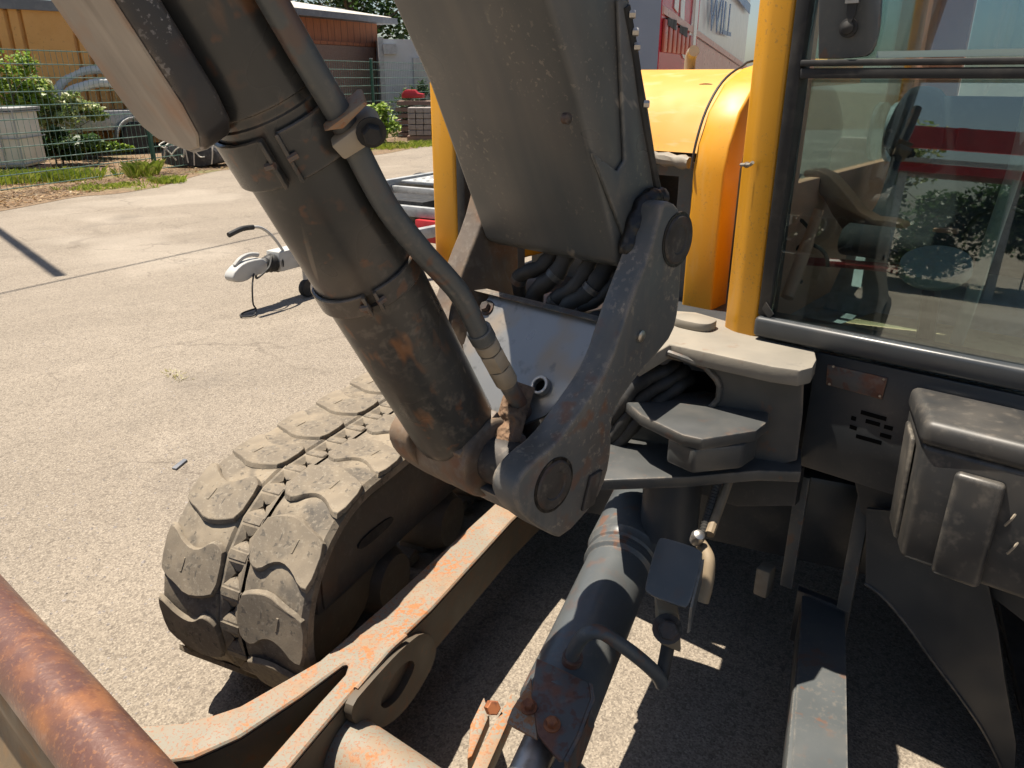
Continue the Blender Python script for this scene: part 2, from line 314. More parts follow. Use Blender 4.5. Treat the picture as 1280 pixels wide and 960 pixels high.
# ---- tracks
AF, AR, ZC, RB = .200, -1.75, .335, .311        # front and rear wheel centres, belt radius
LS = AF - AR; LA = math.pi * RB; LT = 2 * (LS + LA); NP = 64; PITCHL = LT / NP
def track_pt(s, r=RB):
    s %= LT
    if s < LS: return (AR + s, ZC + r), (1, 0), (0, 1)
    s -= LS
    if s < LA:
        t = math.pi / 2 - s / RB; return (AF + r * math.cos(t), ZC + r * math.sin(t)), (math.sin(t), -math.cos(t)), (math.cos(t), math.sin(t))
    s -= LA
    if s < LS: return (AF - s, ZC - r), (-1, 0), (0, -1)
    s -= LS
    t = -math.pi / 2 - s / RB; return (AR + r * math.cos(t), ZC + r * math.sin(t)), (math.sin(t), -math.cos(t)), (math.cos(t), math.sin(t))
def lug_mesh():
    o = [(-.046, .036), (.030, .036), (.046, .052), (.050, .078), (.030, .105), (.024, .135), (.036, .170), (.058, .200), (.060, .226), (-.026, .226), (-.040, .200), (-.050, .165), (-.066, .125), (-.060, .075)]
    o = [(v.x, v.y) for v in chaikin([Vector((x, y, 0)) for x, y in o], 1)]
    cx, cy = -.006, .13; n = len(o); m = MB()
    def lvl(kx, ky, z): return [Vector((cx + (x - cx) * kx, cy + (y - cy) * ky, z - max(0, y - .19) * .12)) for x, y in o]
    vs = lvl(1.34, 1.01, -.003) + lvl(1.24, .995, .0075) + lvl(1.20, .985, .0090)
    m.add(vs, [[k*n+i, k*n+(i+1) % n, (k+1)*n+(i+1) % n, (k+1)*n+i] for k in range(2) for i in range(n)] + [list(range(2*n, 3*n))])
    m.add([Vector(v) for v in ((-.030, .150, .0070), (.008, .146, .0070), (.008, .153, .0070), (-.030, .158, .0070), (-.028, .151, .0096), (.006, .148, .0096), (.006, .151, .0096), (-.028, .156, .0096))], [[4, 5, 6, 7], [0, 1, 5, 4], [1, 2, 6, 5], [2, 3, 7, 6], [3, 0, 4, 7]])
    return m.mesh('tread_lug', Vector(), 0, angle=24)
def lug2_mesh():
    """the low connecting rib between two lugs"""
    o = [(-.018, .03), (.012, .03), (.022, .09), (.010, .15), (.020, .226), (-.014, .226), (-.022, .15), (-.010, .09)]
    o = [(p.x, p.y) for p in chaikin([Vector((x, y, 0)) for x, y in o], 1)]; n = len(o); m = MB()
    m.add([Vector((x * 1.4, y, -.004)) for x, y in o] + [Vector((x * .8, y * .99, .004)) for x, y in o], [[i, (i+1) % n, n+(i+1) % n, n+i] for i in range(n)] + [list(range(n, 2*n))])
    return m.mesh('tread_rib', Vector(), 0, angle=50)
def pocket_mesh():
    h = PITCHL * .5; w = .031; m = MB()
    out = [(-h, -w), (0, -w), (h, -w), (h, 0), (h, w), (0, w), (-h, w), (-h, 0)]
    inn = [(-.015, -.013), (0, -.005), (.013, -.014), (.006, 0), (.015, .013), (0, .006), (-.012, .013), (-.006, 0)]
    mid = [(x * .62, y * .78) for x, y in out]
    n = 8; vs = [Vector((x, y, -.002)) for x, y in out] + [Vector((x, y, -.002)) for x, y in mid] + [Vector((x, y, -.011)) for x, y in inn] + [Vector((x, y, -.035)) for x, y in inn]
    m.add(vs, [[k*n+i, k*n+(i+1) % n, (k+1)*n+(i+1) % n, (k+1)*n+i] for k in range(3) for i in range(n)])
    return m.mesh('centre_pocket', Vector(), 0, angle=25)
def block_mesh():
    m = MB(); m.prism([(-.014, -.030, -.004), (.012, -.029, -.004), (.013, .029, -.004), (-.012, .031, -.004)], (0, 0, .0062))
    return m.mesh('centre_block', Vector(), .003, 1)
def drive_mesh():
    m = MB(); m.prism([(-.028, -.055, 0), (.028, -.055, 0), (.028, .055, 0), (-.028, .055, 0)], (0, 0, -.045))
    return m.mesh('drive_lug', Vector(), .008, 1)
LUG, RIB, POCK, BLK, DRV = lug_mesh(), lug2_mesh(), pocket_mesh(), block_mesh(), drive_mesh()
for me, k in ((LUG, 'rubber'), (RIB, 'rubber'), (POCK, 'rubber'), (BLK, 'rubber'), (DRV, 'frame')): me.materials.append(M[k])
def build_track(l1, detailed):
    """belt with its inner edge at l1 (towards the machine's middle) and .45 m wide outward"""
    sgn = -1 if detailed else 1; lo, hi = sorted((l1, l1 + sgn * .45)); lc = (lo + hi) / 2
    m = MB(); N = 120; strips = ((lo, lc - .031), (lc + .031, hi)) if detailed else ((lo, hi),)
    for (x0, x1) in strips:
        vs = []; fs = []
        for i in range(N):
            s = LT * i / N; (a, z), t, n = track_pt(s); (a2, z2), _, _ = track_pt(s, RB - .034); (a3, z3), _, _ = track_pt(s, RB - .012)
            vs += [U.w(a, x0 + .012, z), U.w(a, x1 - .012, z), U.w(a3, x1, z3), U.w(a2, x1, z2), U.w(a2, x0, z2), U.w(a3, x0, z3)]
        fs = [[i*6+k, i*6+(k+1) % 6, ((i+1) % N)*6+(k+1) % 6, ((i+1) % N)*6+k] for i in range(N) for k in range(6)]
        m.add(vs, fs)
    belt = obj('rubber_track', m, 'rubber' if detailed else 'rubber_dark', exc, angle=40)
    if detailed: belt['label'] = 'dusty worn rubber track beside the blade arm'
    def fm(s, lofs, flip):
        (a, z), t, n = track_pt(s); tv = U.F * t[0] + ZUP * t[1]; nv = U.F * n[0] + ZUP * n[1]; yv = nv.cross(tv)
        if flip: tv, yv = -tv, -yv
        return frame_mtx(U.w(a, lc, z), tv, yv, nv)
    for i in range(NP):
        s = i * PITCHL
        if detailed:
            piece('centre_pocket', POCK, belt, fm(s, 0, 0)); piece('centre_block', BLK, belt, fm(s + PITCHL * .5, 0, 0))
            (a, z), t, n = track_pt(s)
            piece('drive_lug', DRV, belt, fm(s, 0, 0) @ Matrix.Translation((0, 0, -.034)))
        j = i % 2
        if True:
            piece('tread_lug', LUG, belt, fm(s, 0, j))
    return belt
near_belt = build_track(0, True)
build_track(1.62, False)
for l0, near in ((-.06, True), (1.68, False)):
    sg = -1 if near else 1
    m = MB()
    prof = [(.385, .545), (.385, .50), (.378, .335), (.30, .33), (-1.6, .31), (-1.6, .54), (-.2, .56)]
    m.prism([U.w(a, l0, z) for a, z in prof], U.L * (sg * .33))
    fr = obj('track_frame', m, 'frame', exc, bevel=.012)
    m = MB(); m.prism(chaikin([U.w(a, l0, z) for a, z in [(.20, .455), (.03, .445), (.03, .415), (.20, .42)]], 2), U.L * (-sg * .006)); obj('frame_slot', m, 'black', fr)
    m = MB(); m.prism([U.w(a, l0, z) for a, z in [(.362, .53), (.30, .53), (.30, .35), (.362, .35)]], U.L * (-sg * .008)); obj('frame_lip', m, 'frame', fr, bevel=.003)
    m = MB(); c = U.w(AF, l0 + sg * .165, ZC); m.lathe(c - U.L * .10, U.L, [(0, .09), (0, .20), (.02, .245), (.18, .245), (.20, .20), (.20, .09)]); obj('idler_wheel', m, 'frame', exc)
    m = MB(); c = U.w(AR, l0 + sg * .165, ZC); m.lathe(c - U.L * .06, U.L, [(0, .09), (0, .24), (.12, .24), (.12, .09)]); obj('drive_sprocket', m, 'frame', exc)
    for k in range(5):
        m = MB(); c = U.w(-.02 - k * .37, l0 + sg * .165, .17); m.lathe(c - U.L * .13, U.L, [(0, .03), (0, .085), (.05, .11), (.21, .11), (.26, .085), (.26, .03)], 20); obj('track_roller', m, 'frame', exc)
m = MB(); m.box(U, -1.35, -.42, -.05, 1.42, .30, .58); chassis = obj('chassis', m, 'paint_dim', exc, bevel=.02)
m = MB(); m.lathe(U.w(-.9, .62, .58), ZUP, [(0, .55), (.13, .55)], 40); obj('slew_ring', m, 'paint_dim', chassis)

# ---- dozer blade: tube along the top, curved sheet below, arms, lift cylinder
tb0, tb1 = onz(0, 785, .50), onz(145, 960, .50); td = (tb1 - tb0).normalized(); tn = Vector((-td.y, td.x, 0))
if tn.y > 0: tn = -tn                                                    # towards the viewer
m = MB(); m.lathe(tb0 - td * .75, td, [(0, .05), (.004, .066), (2.5, .066), (2.504, .05)], 40)
tube = obj('blade_top_tube', m, 'rust', exc); tube['label'] = 'rusty polished tube along the top of the dozer blade'
m = MB(); prof = [(.03, .46), (.055, .40), (.045, .30), (.02, .20), (.02, .12), (.06, .02)]
front = [tb0 - td * .75 + tn * x + ZUP * (z - tb0.z) + Vector((0, 0, 0)) for x, z in prof]
front = [Vector((p.x, p.y, z)) for p, (x, z) in zip(front, prof)]; back = [p - tn * .02 for p in front][::-1]
m.prism(chaikin(front, 1, False) + chaikin(back, 1, False), td * 2.5); sheet = obj('blade_sheet', m, 'blade', exc); sheet['label'] = 'brown scuffed face of the dozer blade'

ZA = .34
arm_px = [(163, 908), (230, 903), (267, 893), (300, 882), (400, 825), (475, 760), (607, 640), (690, 564), (722, 572), (640, 650), (540, 760), (507, 792), (485, 817), (440, 865), (360, 960), (262, 1085), (232, 1080), (327, 960), (400, 877), (432, 842), (436, 830), (430, 829), (375, 870), (300, 920), (240, 947), (205, 952), (180, 930)]
top = [onz(u, v, ZA) for u, v in arm_px]
m = MB(); m.prism(top, (0, 0, -.012)); arm = obj('blade_arm', m, 'arm', exc, bevel=.004, seg=1); arm['label'] = 'pale rust-speckled forked arm of the dozer blade'
cen = sum(top, Vector()) / len(top)
m = MB(); m.prism([p - ZUP * .0125 for p in top], (0, 0, -.125)); obj('arm_shaded_side', m, 'arm_shaded_side', arm)  # body below the top plate, coloured as the shaded flank
# lug plate with a slot on the arm's side
def ul(u, v): return U.pl(u, v, .190)
slc = [ul(517, 825), ul(519, 835), ul(500, 872), ul(484, 886), ul(476, 884), ul(477, 872), ul(494, 840), ul(508, 827)]
slo = [ul(534, 786), ul(550, 815), ul(520, 872), ul(487, 908), ul(452, 916), ul(434, 888), ul(466, 850), ul(505, 808)]
m = MB(); m.ring(chaikin(slo, 2), chaikin(slc, 2), U.L * -.020); obj('pivot_lug', m, 'arm_shaded_side', arm)
m = MB(); pts = spline([onz(507, 795, ZA + .004), onz(488, 812, ZA + .005), onz(468, 835, ZA + .005), onz(445, 862, ZA + .004)], 5); m.tube(pts, .007, 8); obj('weld_bead', m, 'arm', arm)
# pivot barrel at the foot of the arm
pc = onz(440, 948, .20); ax = Vector((.80, -.60, 0))
m = MB(); m.lathe(pc - ax * .05, ax, [(0, .03), (0, .062), (.008, .078), (.016, .084), (.55, .084), (.55, .03)], 36); pb = obj('pivot_barrel', m, 'arm', exc)
m = MB(); m.lathe(pc - ax * .085, ax, [(0, .03), (0, .07), (.03, .07), (.03, .03)], 28); obj('thrust_ring', m, 'arm_shaded_side', pb)
# left-hand arm: dark box beam with an end plate
ZA = .27
m = MB(); q = [onz(u, v, ZA) for u, v in ((1002, 748), (1055, 762), (1068, 1200), (958, 1200))]; m.prism(q, (0, 0, -.14)); la = obj('blade_arm', m, 'blue_grey', exc, bevel=.01); la['label'] = 'dark box-section arm of the dozer blade below the cab'
e0, e1 = onz(998, 730, ZA + .015), onz(1064, 756, ZA + .015); dd = (onz(1000, 748, ZA) - onz(1003, 730, ZA)).normalized()
m = MB(); m.prism([e0, e1, e1 + dd * .03, e0 + dd * .03], (0, 0, -.17)); obj('end_plate', m, 'paint_dim', la, bevel=.004)
m = MB(); m.prism([onz(1003, 742, ZA + .004), onz(1056, 757, ZA + .004), onz(1064, 1198, ZA + .004), onz(975, 1198, ZA + .004)], (0, 0, -.003)); obj('top_plate', m, 'blue_grey', la)

# lift cylinder
c0, c1 = U.w(-.235, .62, .525), U.w(.68, .62, .385); cd = (c1 - c0).normalized()
m = MB(); m.lathe(c0, cd, [(0, .04), (0, .088), (.02, .097), (.255, .097), (.262, .092), (.275, .090), (.280, .085), (.292, .085), (.297, .089), (.310, .089), (.318, .080), (.735, .080), (.745, .072), (.75, .04)], 40)
lift = obj('lift_cylinder', m, 'blue_grey', exc); lift['label'] = 'thick blue-grey blade lift cylinder pointing down at the ground'
m = MB(); m.lathe(c0 + cd * .75, cd, [(0, .036), (.20, .036)], 24); obj('piston_rod', m, 'steel', lift)
m = MB(); m.lathe(c0 + cd * .03, cd, [(0, .0975), (0, .0995), (.02, .0995), (.02, .0975)], 40); obj('weld_ring', m, 'blue_grey', lift)
cn = (ZUP - cd * cd.z).normalized(); clat = cd.cross(cn)
# rusty bracket plate folded over the cylinder's lower end
bp = c0 + cd * .66 + cn * .089
bn = (cn + Vector((0, -.15, 0))).normalized()
br = [onp(u, v, bp, bn) for u, v in ((671, 822), (706, 838), (736, 853), (739, 872), (722, 918), (705, 950), (698, 949), (672, 918), (664, 868))]
m = MB(); m.prism(br, -bn * .012); bk = obj('rusty_bracket', m, 'rustpaint', exc, bevel=.003)
sd = [onp(u, v, bp, bn) for u, v in ((736, 853), (739, 872), (722, 918), (705, 950))]
m = MB(); m.prism([sd[0], sd[1], sd[2], sd[3], sd[3] - bn * .06, sd[2] - bn * .10, sd[1] - bn * .10, sd[0] - bn * .06], (sd[0] - br[0]).normalized() * .008); obj('folded_side', m, 'rustpaint', bk)
wing = [onp(u, v, bp - bn * .002, bn) for u, v in ((664, 845), (666, 870), (672, 924), (633, 903), (640, 885), (655, 862))]
m = MB(); m.prism(wing, -bn * .010); obj('bracket_wing', m, 'arm', bk, bevel=.003)
for (u, v) in ((661, 884), (690, 906)):
    m = MB(); m.hexbolt(onp(u, v, bp, bn), bn, .011, .016); obj('bolt', m, 'bolt', bk)
# clevis plates in front of the arm, with a rusty bolt
m = MB(); zz = .17
m.prism([onz(u, v, zz) for u, v in ((639, 866), (648, 873), (634, 905), (606, 968), (585, 968), (606, 925))], (0, 0, -.05)); cl = obj('clevis_plate', m, 'arm', exc, bevel=.004)
m = MB(); m.prism([onz(u, v, zz - .02) for u, v in ((605, 870), (612, 893), (590, 945), (584, 948), (588, 905))], (0, 0, -.04)); obj('clevis_plate', m, 'arm', cl, bevel=.004)
m = MB(); bx = onz(613, 884, zz); m.hexbolt(bx, Vector((.3, -.7, .6)), .018, .03, False); obj('bolt', m, 'bolt', cl)
m = MB(); p = onz(668, 942, .22); m.lathe(p, Vector((.55, -.35, -.4)), [(0, .02), (0, .05), (.012, .058), (.30, .058)], 28); obj('lower_rod_eye', m, 'blue_grey', exc)
# port pipe and its hose
P = [atd(u, v, d) for u, v, d in ((714, 828, 1.56), (718, 812, 1.53), (731, 794, 1.50), (750, 790, 1.49), (772, 803, 1.50), (798, 822, 1.52), (820, 842, 1.55), (827, 855, 1.57))]
m = MB(); m.tube(spline(P, 5), .0145, 12); pp = obj('port_pipe', m, 'blue_grey', exc)
m = MB(); m.tube([P[0] + (P[0]-P[1]).normalized() * .03, P[0], P[0].lerp(P[1], .5)], .021, 12); obj('pipe_nut', m, 'rustpaint', pp)
m = MB(); m.tube(spline([atd(826, 852, 1.57), atd(831, 828, 1.58), atd(835, 806, 1.58), atd(836, 790, 1.58)], 5), .014, 12); obj('port_hose', m, 'hose', pp)
# valve block under its cover plate
vn = (ZUP * .75 - Vector((0, 1, 0)) * .62 + Vector((-.1, 0, 0))).normalized(); vp = atd(842, 715, 1.50)
cv = chaikin([onp(u, v, vp, vn) for u, v in ((828, 671), (879, 687), (877, 700), (862, 760), (850, 758), (808, 742), (806, 732), (822, 675))], 2)
m = MB(); m.prism(cv, -vn * .008); vb = obj('valve_cover', m, 'blue_grey', exc, bevel=.002)
m = MB(); fl = [onp(u, v, vp, vn) for u, v in ((877, 700), (862, 760))]; m.prism([fl[0], fl[1], fl[1] - ZUP * .06, fl[0] - ZUP * .06], Vector((.006, .003, 0))); obj('cover_flange', m, 'blue_grey', vb)
m = MB(); m.prism([atd(822, 762, 1.53), atd(850, 770, 1.53), atd(852, 818, 1.55), atd(824, 806, 1.55)], Vector((0, .05, .01))); obj('valve_block', m, 'tan_pipe', vb, bevel=.006)
m = MB(); m.hexbolt(atd(834, 786, 1.525), Vector((-.1, -.8, .5)), .020, .03); obj('bolt', m, 'pin', vb)
m = MB(); m.tube(spline([atd(878, 752, 1.56), atd(884, 728, 1.56), atd(886, 700, 1.57), atd(880, 686, 1.60), atd(876, 680, 1.66)], 5), .013, 12); obj('elbow_pipe', m, 'tan_pipe', vb)
m = MB(); m.lathe(atd(869, 676, 1.60), Vector((.1, -.5, .8)), [(0, .012), (.02, .015), (.03, .011), (.034, .004)], 16); obj('round_cap', m, 'steel', vb)
for (x0, y0, x1, y1, r, mt) in ((912, 598, 887, 668, .011, 'tan_pipe'), (898, 596, 877, 672, .009, 'hose')):
    pth = [atd(x0 + (x1-x0)*k/40, y0 + (y1-y0)*k/40, 1.78 - .1*k/40) for k in range(41)]
    m = MB(); m.tube(pth, r if mt == 'tan_pipe' else [r * (1.15 if k % 2 else .8) for k in range(41)], 10); obj('supply_hose', m, mt, vb)

# ---- swing post: two cheeks, barrel, pins
ck_px = [(828, 253), (841, 252), (851, 264), (853, 290), (852, 340), (849, 385), (842, 418), (820, 445), (794, 474), (771, 508), (764, 532), (765, 560), (759, 596), (745, 628), (704, 674), (688, 668), (668, 656), (650, 640), (643, 618), (650, 596), (668, 576), (692, 558), (722, 518), (750, 477), (764, 449), (775, 415), (790, 371), (811, 318), (824, 272)]
ck = [B.loc(B.pl(u, v, 0)) for u, v in ck_px]
ckp = [(a, z) for a, _, z in ck]
post_root = None
def cheek_shift(z): t = min(1, max(0, (z - 1.07) / .13)); return .130 * (1 - t * t * (3 - 2 * t))
for l0, l1, lab in ((0, -.05, 'near cheek of the swing post with worn edges'), (-.372, -.422, None)):
    pts = chaikin([B.w(a, l0 + (0 if lab else cheek_shift(z)), z) for a, z in ckp], 1)
    m = MB(); m.prism(pts, B.L * (l1 - l0)); o = obj('swing_post_cheek', m, 'post' if lab else 'rusty_post', exc, bevel=.008, seg=3, angle=50)
    if lab: o['label'] = lab; post_root = o
pinA = B.loc(B.pl(845, 300, 0)); pinA = (pinA[0] - .004, 0, pinA[2]); pinB = B.loc(B.pl(692, 606, 0))
for (a, _, z), r, le0 in ((pinA, .040, -.005), (pinB, .040, .132)):
    m = MB(); m.lathe(B.w(a, -.422, z), B.L, [(le0, r * .5), (le0, r), (.424, r), (.4265, r * .93), (.4265, r * .6), (.4245, r * .55), (.4245, .002)], 32); obj('pivot_pin', m, 'pin', post_root)
    m = MB(); cr = lambda rr: [B.w(a, -.001, z) + (B.F * math.cos(k*math.pi/18) + ZUP * math.sin(k*math.pi/18)) * rr for k in range(36)]; m.ring(cr(r + .005), cr(r - .001), B.L * .0025); obj('grease_ring', m, 'grease', post_root)
m = MB(); c = B.w(*[B.loc(B.pl(738, 612, 0))[i] for i in (0, 1, 2)]); e1, e2 = B.F * .016, (ZUP * .9 - B.F * .3).normalized() * .030
m.prism([c - e1 - e2, c + e1 - e2, c + e1 + e2, c - e1 + e2], B.L * .006); obj('lock_plate', m, 'pin', post_root, bevel=.002)
m = MB(); c = B.pl(800, 420, 0); m.lathe(c, B.L, [(0, .010), (.004, .010), (.006, .006)], 16); obj('grease_nipple', m, 'steel', post_root)
m = MB(); m.lathe(B.w(-.03, -.24, .87), ZUP, [(0, .06), (0, .075), (.33, .075), (.33, .06)], 36); obj('post_barrel', m, 'post', exc)
m = MB(); bot = [(.335, .985), (.30, .94), (.265, .925), (.12, .955), (.12, .975), (.25, .965), (.30, .985)]
m.prism([B.w(a, -.055, z) for a, z in bot], B.L * -.19); obj('bottom_web', m, 'post', exc, bevel=.006)
# inner cover plate between the cheeks
cp = [B.w(.105, -.372, 1.232), B.w(.105, -.05, 1.232), B.w(.165, -.05, 1.150), B.w(.215, -.085, 1.085), B.w(.25, -.15, 1.045), B.w(.262, -.20, 1.035), B.w(.262, -.30, 1.035), B.w(.19, -.372, 1.12)]
nrm = (cp[1] - cp[0]).cross(cp[5] - cp[0]).normalized()
if nrm.z < 0: nrm = -nrm
cp = [p - nrm * (p - cp[0]).dot(nrm) for p in cp]
m = MB(); m.prism(cp, -nrm * .006); cov = obj('cover_plate', m, 'cover', exc)
m = MB(); m.prism([cp[0] + nrm * .002, cp[1] + nrm * .002, cp[1] + nrm * .002 - ZUP * .004 + B.F * .014, cp[0] + nrm * .002 - ZUP * .004 + B.F * .014], nrm * .004); obj('cover_lip', m, 'post', cov)
m = MB(); c = onp(678, 484, cp[0], nrm); m.ring([c + (B.L * math.cos(k*math.pi/12) + nrm.cross(B.L) * math.sin(k*math.pi/12)) * .017 for k in range(24)], [c + (B.L * math.cos(k*math.pi/12) + nrm.cross(B.L) * math.sin(k*math.pi/12)) * .011 for k in range(24)], nrm * .012); obj('hole_bush', m, 'steel', cov, bevel=.002)
m = MB(); m.lathe(c - nrm * .002, nrm, [(0, .0112), (.004, .0112)], 20); obj('hole', m, 'void', cov)
m = MB(); m.hexbolt(onp(609, 385, cp[0], nrm), nrm, .010, .010); obj('bolt', m, 'pin', cov)
# caked mud by the lower pin
from mathutils import noise as mnoise
m = MB(); NU, NV = 44, 22; vs = []
for iu in range(NU):
    for iv in range(NV):
        t, s2 = iu / (NU - 1), iv / (NV - 1); p = B.w(.315 - .10 * t, -.075 - .06 * s2 - .045 * t, 1.045 + .085 * t)
        h = (1 - abs(2 * s2 - 1) ** 2.5) * (1 - abs(2 * t - 1) ** 3); d = mnoise.fractal(p * 38, .8, 2.1, 4) * .016 + mnoise.noise(p * 130) * .004
        vs.append(p + (B.F * .75 + ZUP * .65) * (h * .018 + d * h * .8 - .010))
m.add(vs, [[a*NV+b, a*NV+b+1, (a+1)*NV+b+1, (a+1)*NV+b] for a in range(NU-1) for b in range(NV-1)])
o = obj('caked_mud', m, 'mud', exc, angle=80); o['kind'] = 'stuff'
# hoses between the cheeks
for k, (u0, v0, u1, v1, r) in enumerate(((648, 352, 700, 300, .014), (668, 372, 716, 300, .016), (690, 384, 742, 318, .014), (706, 392, 762, 326, .017), (712, 398, 778, 338, .010), (742, 404, 790, 372, .014))):
    p = [B.w(.0, -.30 + .045 * k, 1.12), onp(u0, v0, B.w(.06, 0, 0), B.F), onp((u0 + u1) / 2 + 4, (v0 + v1) / 2 + 6, B.w(.05, 0, 0), B.F), onp(u1, v1, B.w(.02, 0, 0), B.F), onp(u1 + 14, v1 - 30, B.w(-.02, 0, 0), B.F)]
    m = MB(); pth = spline(p, 6); m.tube(pth, [r * (1 + .10 * math.sin(j * 2.1 + k)) for j in range(len(pth))], 12); ho = obj('hydraulic_hose', m, 'hose', exc)
    m = MB(); j = 6 + (k * 5) % 9; m.tube([pth[j], pth[j + 1]], [r * 1.12, r * 1.12], 12); obj('hose_sleeve', m, 'paint', ho)

# ---- boom
bf = [(.050, 1.305), (.075, 1.318), (.20, 1.590), (.29, 1.745), (1.35, 3.62), (1.95, 4.25), (2.3, 4.35), (2.3, 4.70), (1.75, 4.62), (1.02, 3.85), (.10, 1.77), (.075, 1.705), (.01, 1.560), (-.045, 1.425), (-.04, 1.335), (-.01, 1.31)]
m = MB(); m.prism([B.w(a, -.366, z) for a, z in bf], B.L * .306); boom = obj('boom', m, 'boom', exc, bevel=.010, seg=3)
boom['label'] = 'dark grey box-section boom with dusty streaks'
# doubler plate welded onto the boom's near side at the foot
dpx = [(812, 243), (818, 275), (780, 322), (742, 216), (757, 180), (778, 195), (783, 130), (777, 60), (772, 0), (758, 0), (779, 140)]
m = MB(); m.prism([B.pl(u, v, -.0595) for u, v in ((814, 240), (812, 262), (785, 318), (762, 258), (736, 190), (768, 214), (777, 200), (772, 100), (768, 0), (779, 0), (797, 130))], B.L * .007); obj('boom_doubler', m, 'boom', boom, bevel=.003)
# sealing strip of rubber along the rear edge of the boom
pth = [B.pl(u, v, -.055) for u, v in ((781, 8), (792, 70), (800, 128), (811, 190), (822, 242))]
m = MB(); m.tube(spline(pth, 5), .008, 8); obj('edge_seal', m, 'black', boom)
for (u, v) in ((784, 18), (788, 40), (790, 58), (802, 130)):
    m = MB(); m.hexbolt(B.pl(u, v, -.052), B.L * .8 - B.F * .6, .006, .010, False); obj('clip', m, 'steel', boom)
# greasy boot where the boom dives between the cheeks
m = MB(); m.tube(spline([B.pl(u, v, -.045) for u, v in ((784, 318), (790, 290), (800, 262), (812, 248), (826, 247))], 5), [.013 + .004 * abs(math.sin(k * .7)) for k in range(21)], 12); obj('greasy_boot', m, 'grease', boom)
m = MB(); c = B.pl(708, 148, -.062); m.lathe(c, B.L, [(-.004, .008), (.004, .008), (.006, .003)], 12); obj('weld_spot', m, 'pin', boom)

# ---- boom cylinder
Q0, Q1 = Vector((.262, .962)), Vector((.650, 1.683)); qd = (Q1 - Q0).normalized(); LCY = -.20
def cyl(t, n=0, l=LCY): return B.w(Q0.x + qd.x * t + qd.y * n, l, Q0.y + qd.y * t - qd.x * n)   # along the axis, n towards the front
CD = (cyl(1) - cyl(0)).normalized(); CN = (cyl(0, 1) - cyl(0)).normalized()
m = MB(); m.lathe(cyl(.095), CD, [(0, .03), (0, .054), (.006, .062), (.016, .068), (.03, .070), (.335, .072), (.337, .066), (.352, .066), (.354, .072), (.53, .072), (.55, .073), (.60, .073), (.602, .070), (.612, .070), (.614, .073), (1.6, .074), (1.6, .03)], 56)
bcy = obj('boom_cylinder', m, 'barrel', exc); bcy['label'] = 'thick dark barrel of the boom cylinder with rust scars'
m = MB(); m.lathe(B.w(pinB[0], -.275, pinB[2]), B.L, [(0, .03), (0, .062), (.006, .068), (.144, .068), (.15, .062), (.15, .03)], 36); m.prism([cyl(.02, -.05, -.265), cyl(.02, .05, -.265), cyl(.13, .05, -.265), cyl(.13, -.05, -.265)], B.L * .13); obj('cylinder_eye', m, 'rusty_post', bcy, bevel=.006)
def band(t0, t1, r, gap, mat='barrel', ang0=0.):
    m = MB(); n = 40; g = gap; i0 = cyl(t0); vs = []; fs = []
    for k in range(n + 1):
        th = ang0 + g / 2 + (2 * math.pi - g) * k / n; dv = CN * math.cos(th) + B.L * math.sin(th)
        vs += [i0 + dv * r, i0 + dv * (r + .006), cyl(t1) + dv * (r + .006), cyl(t1) + dv * r]
    fs = [[k*4+j, k*4+(j+1) % 4, k*4+4+(j+1) % 4, k*4+4+j] for k in range(n) for j in range(4)] + [[0, 1, 2, 3], [n*4+3, n*4+2, n*4+1, n*4]]
    m.add(vs, fs); b = obj('clamp_band', m, mat, bcy, bevel=.0015, seg=1)
    for sgn, dz in ((1, 0), (-1, 0)):
        th = ang0 + sgn * g / 2; dv = CN * math.cos(th) + B.L * math.sin(th); tv = -CN * math.sin(th) + B.L * math.cos(th)
        m = MB(); a0 = cyl(t0) + dv * r; a1 = cyl(t1) + dv * r; m.prism([a0, a1, a1 + dv * .012, a0 + dv * .014], tv * sgn * .005); obj('clamp_ear', m, mat, b, bevel=.002)
        m = MB(); m.tube([a0.lerp(a1, .5) + dv * .012, a0.lerp(a1, .5) + dv * .009 + tv * sgn * .012], .0045, 6); obj('clamp_bolt', m, 'rustpaint', b)
    return b
band(.425, .455, .0725, .14, 'barrel', .95)
band(.625, .685, .0745, .18, 'barrel', .85)
# rod guard: a bar in front of the barrel
def gbar(t, n, l): return cyl(t, n, l)
g0 = .700
outl = [(g0 + .05, 0), (g0 + .016, .008), (g0, .026), (g0 - .006, .06), (g0 + .005, .12), (g0 + .02, .142), (g0 + .05, .150), (1.75, .150), (1.75, 0)]
m = MB(); m.prism([gbar(t, .112, -.145 - w) for t, w in outl], -CN * .040); gd = obj('rod_guard', m, 'guard', bcy, bevel=.007, seg=3)
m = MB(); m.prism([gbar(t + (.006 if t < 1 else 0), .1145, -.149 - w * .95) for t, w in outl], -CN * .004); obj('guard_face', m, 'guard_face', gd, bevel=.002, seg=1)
gd['label'] = 'scraped flat guard bar over the boom cylinder'
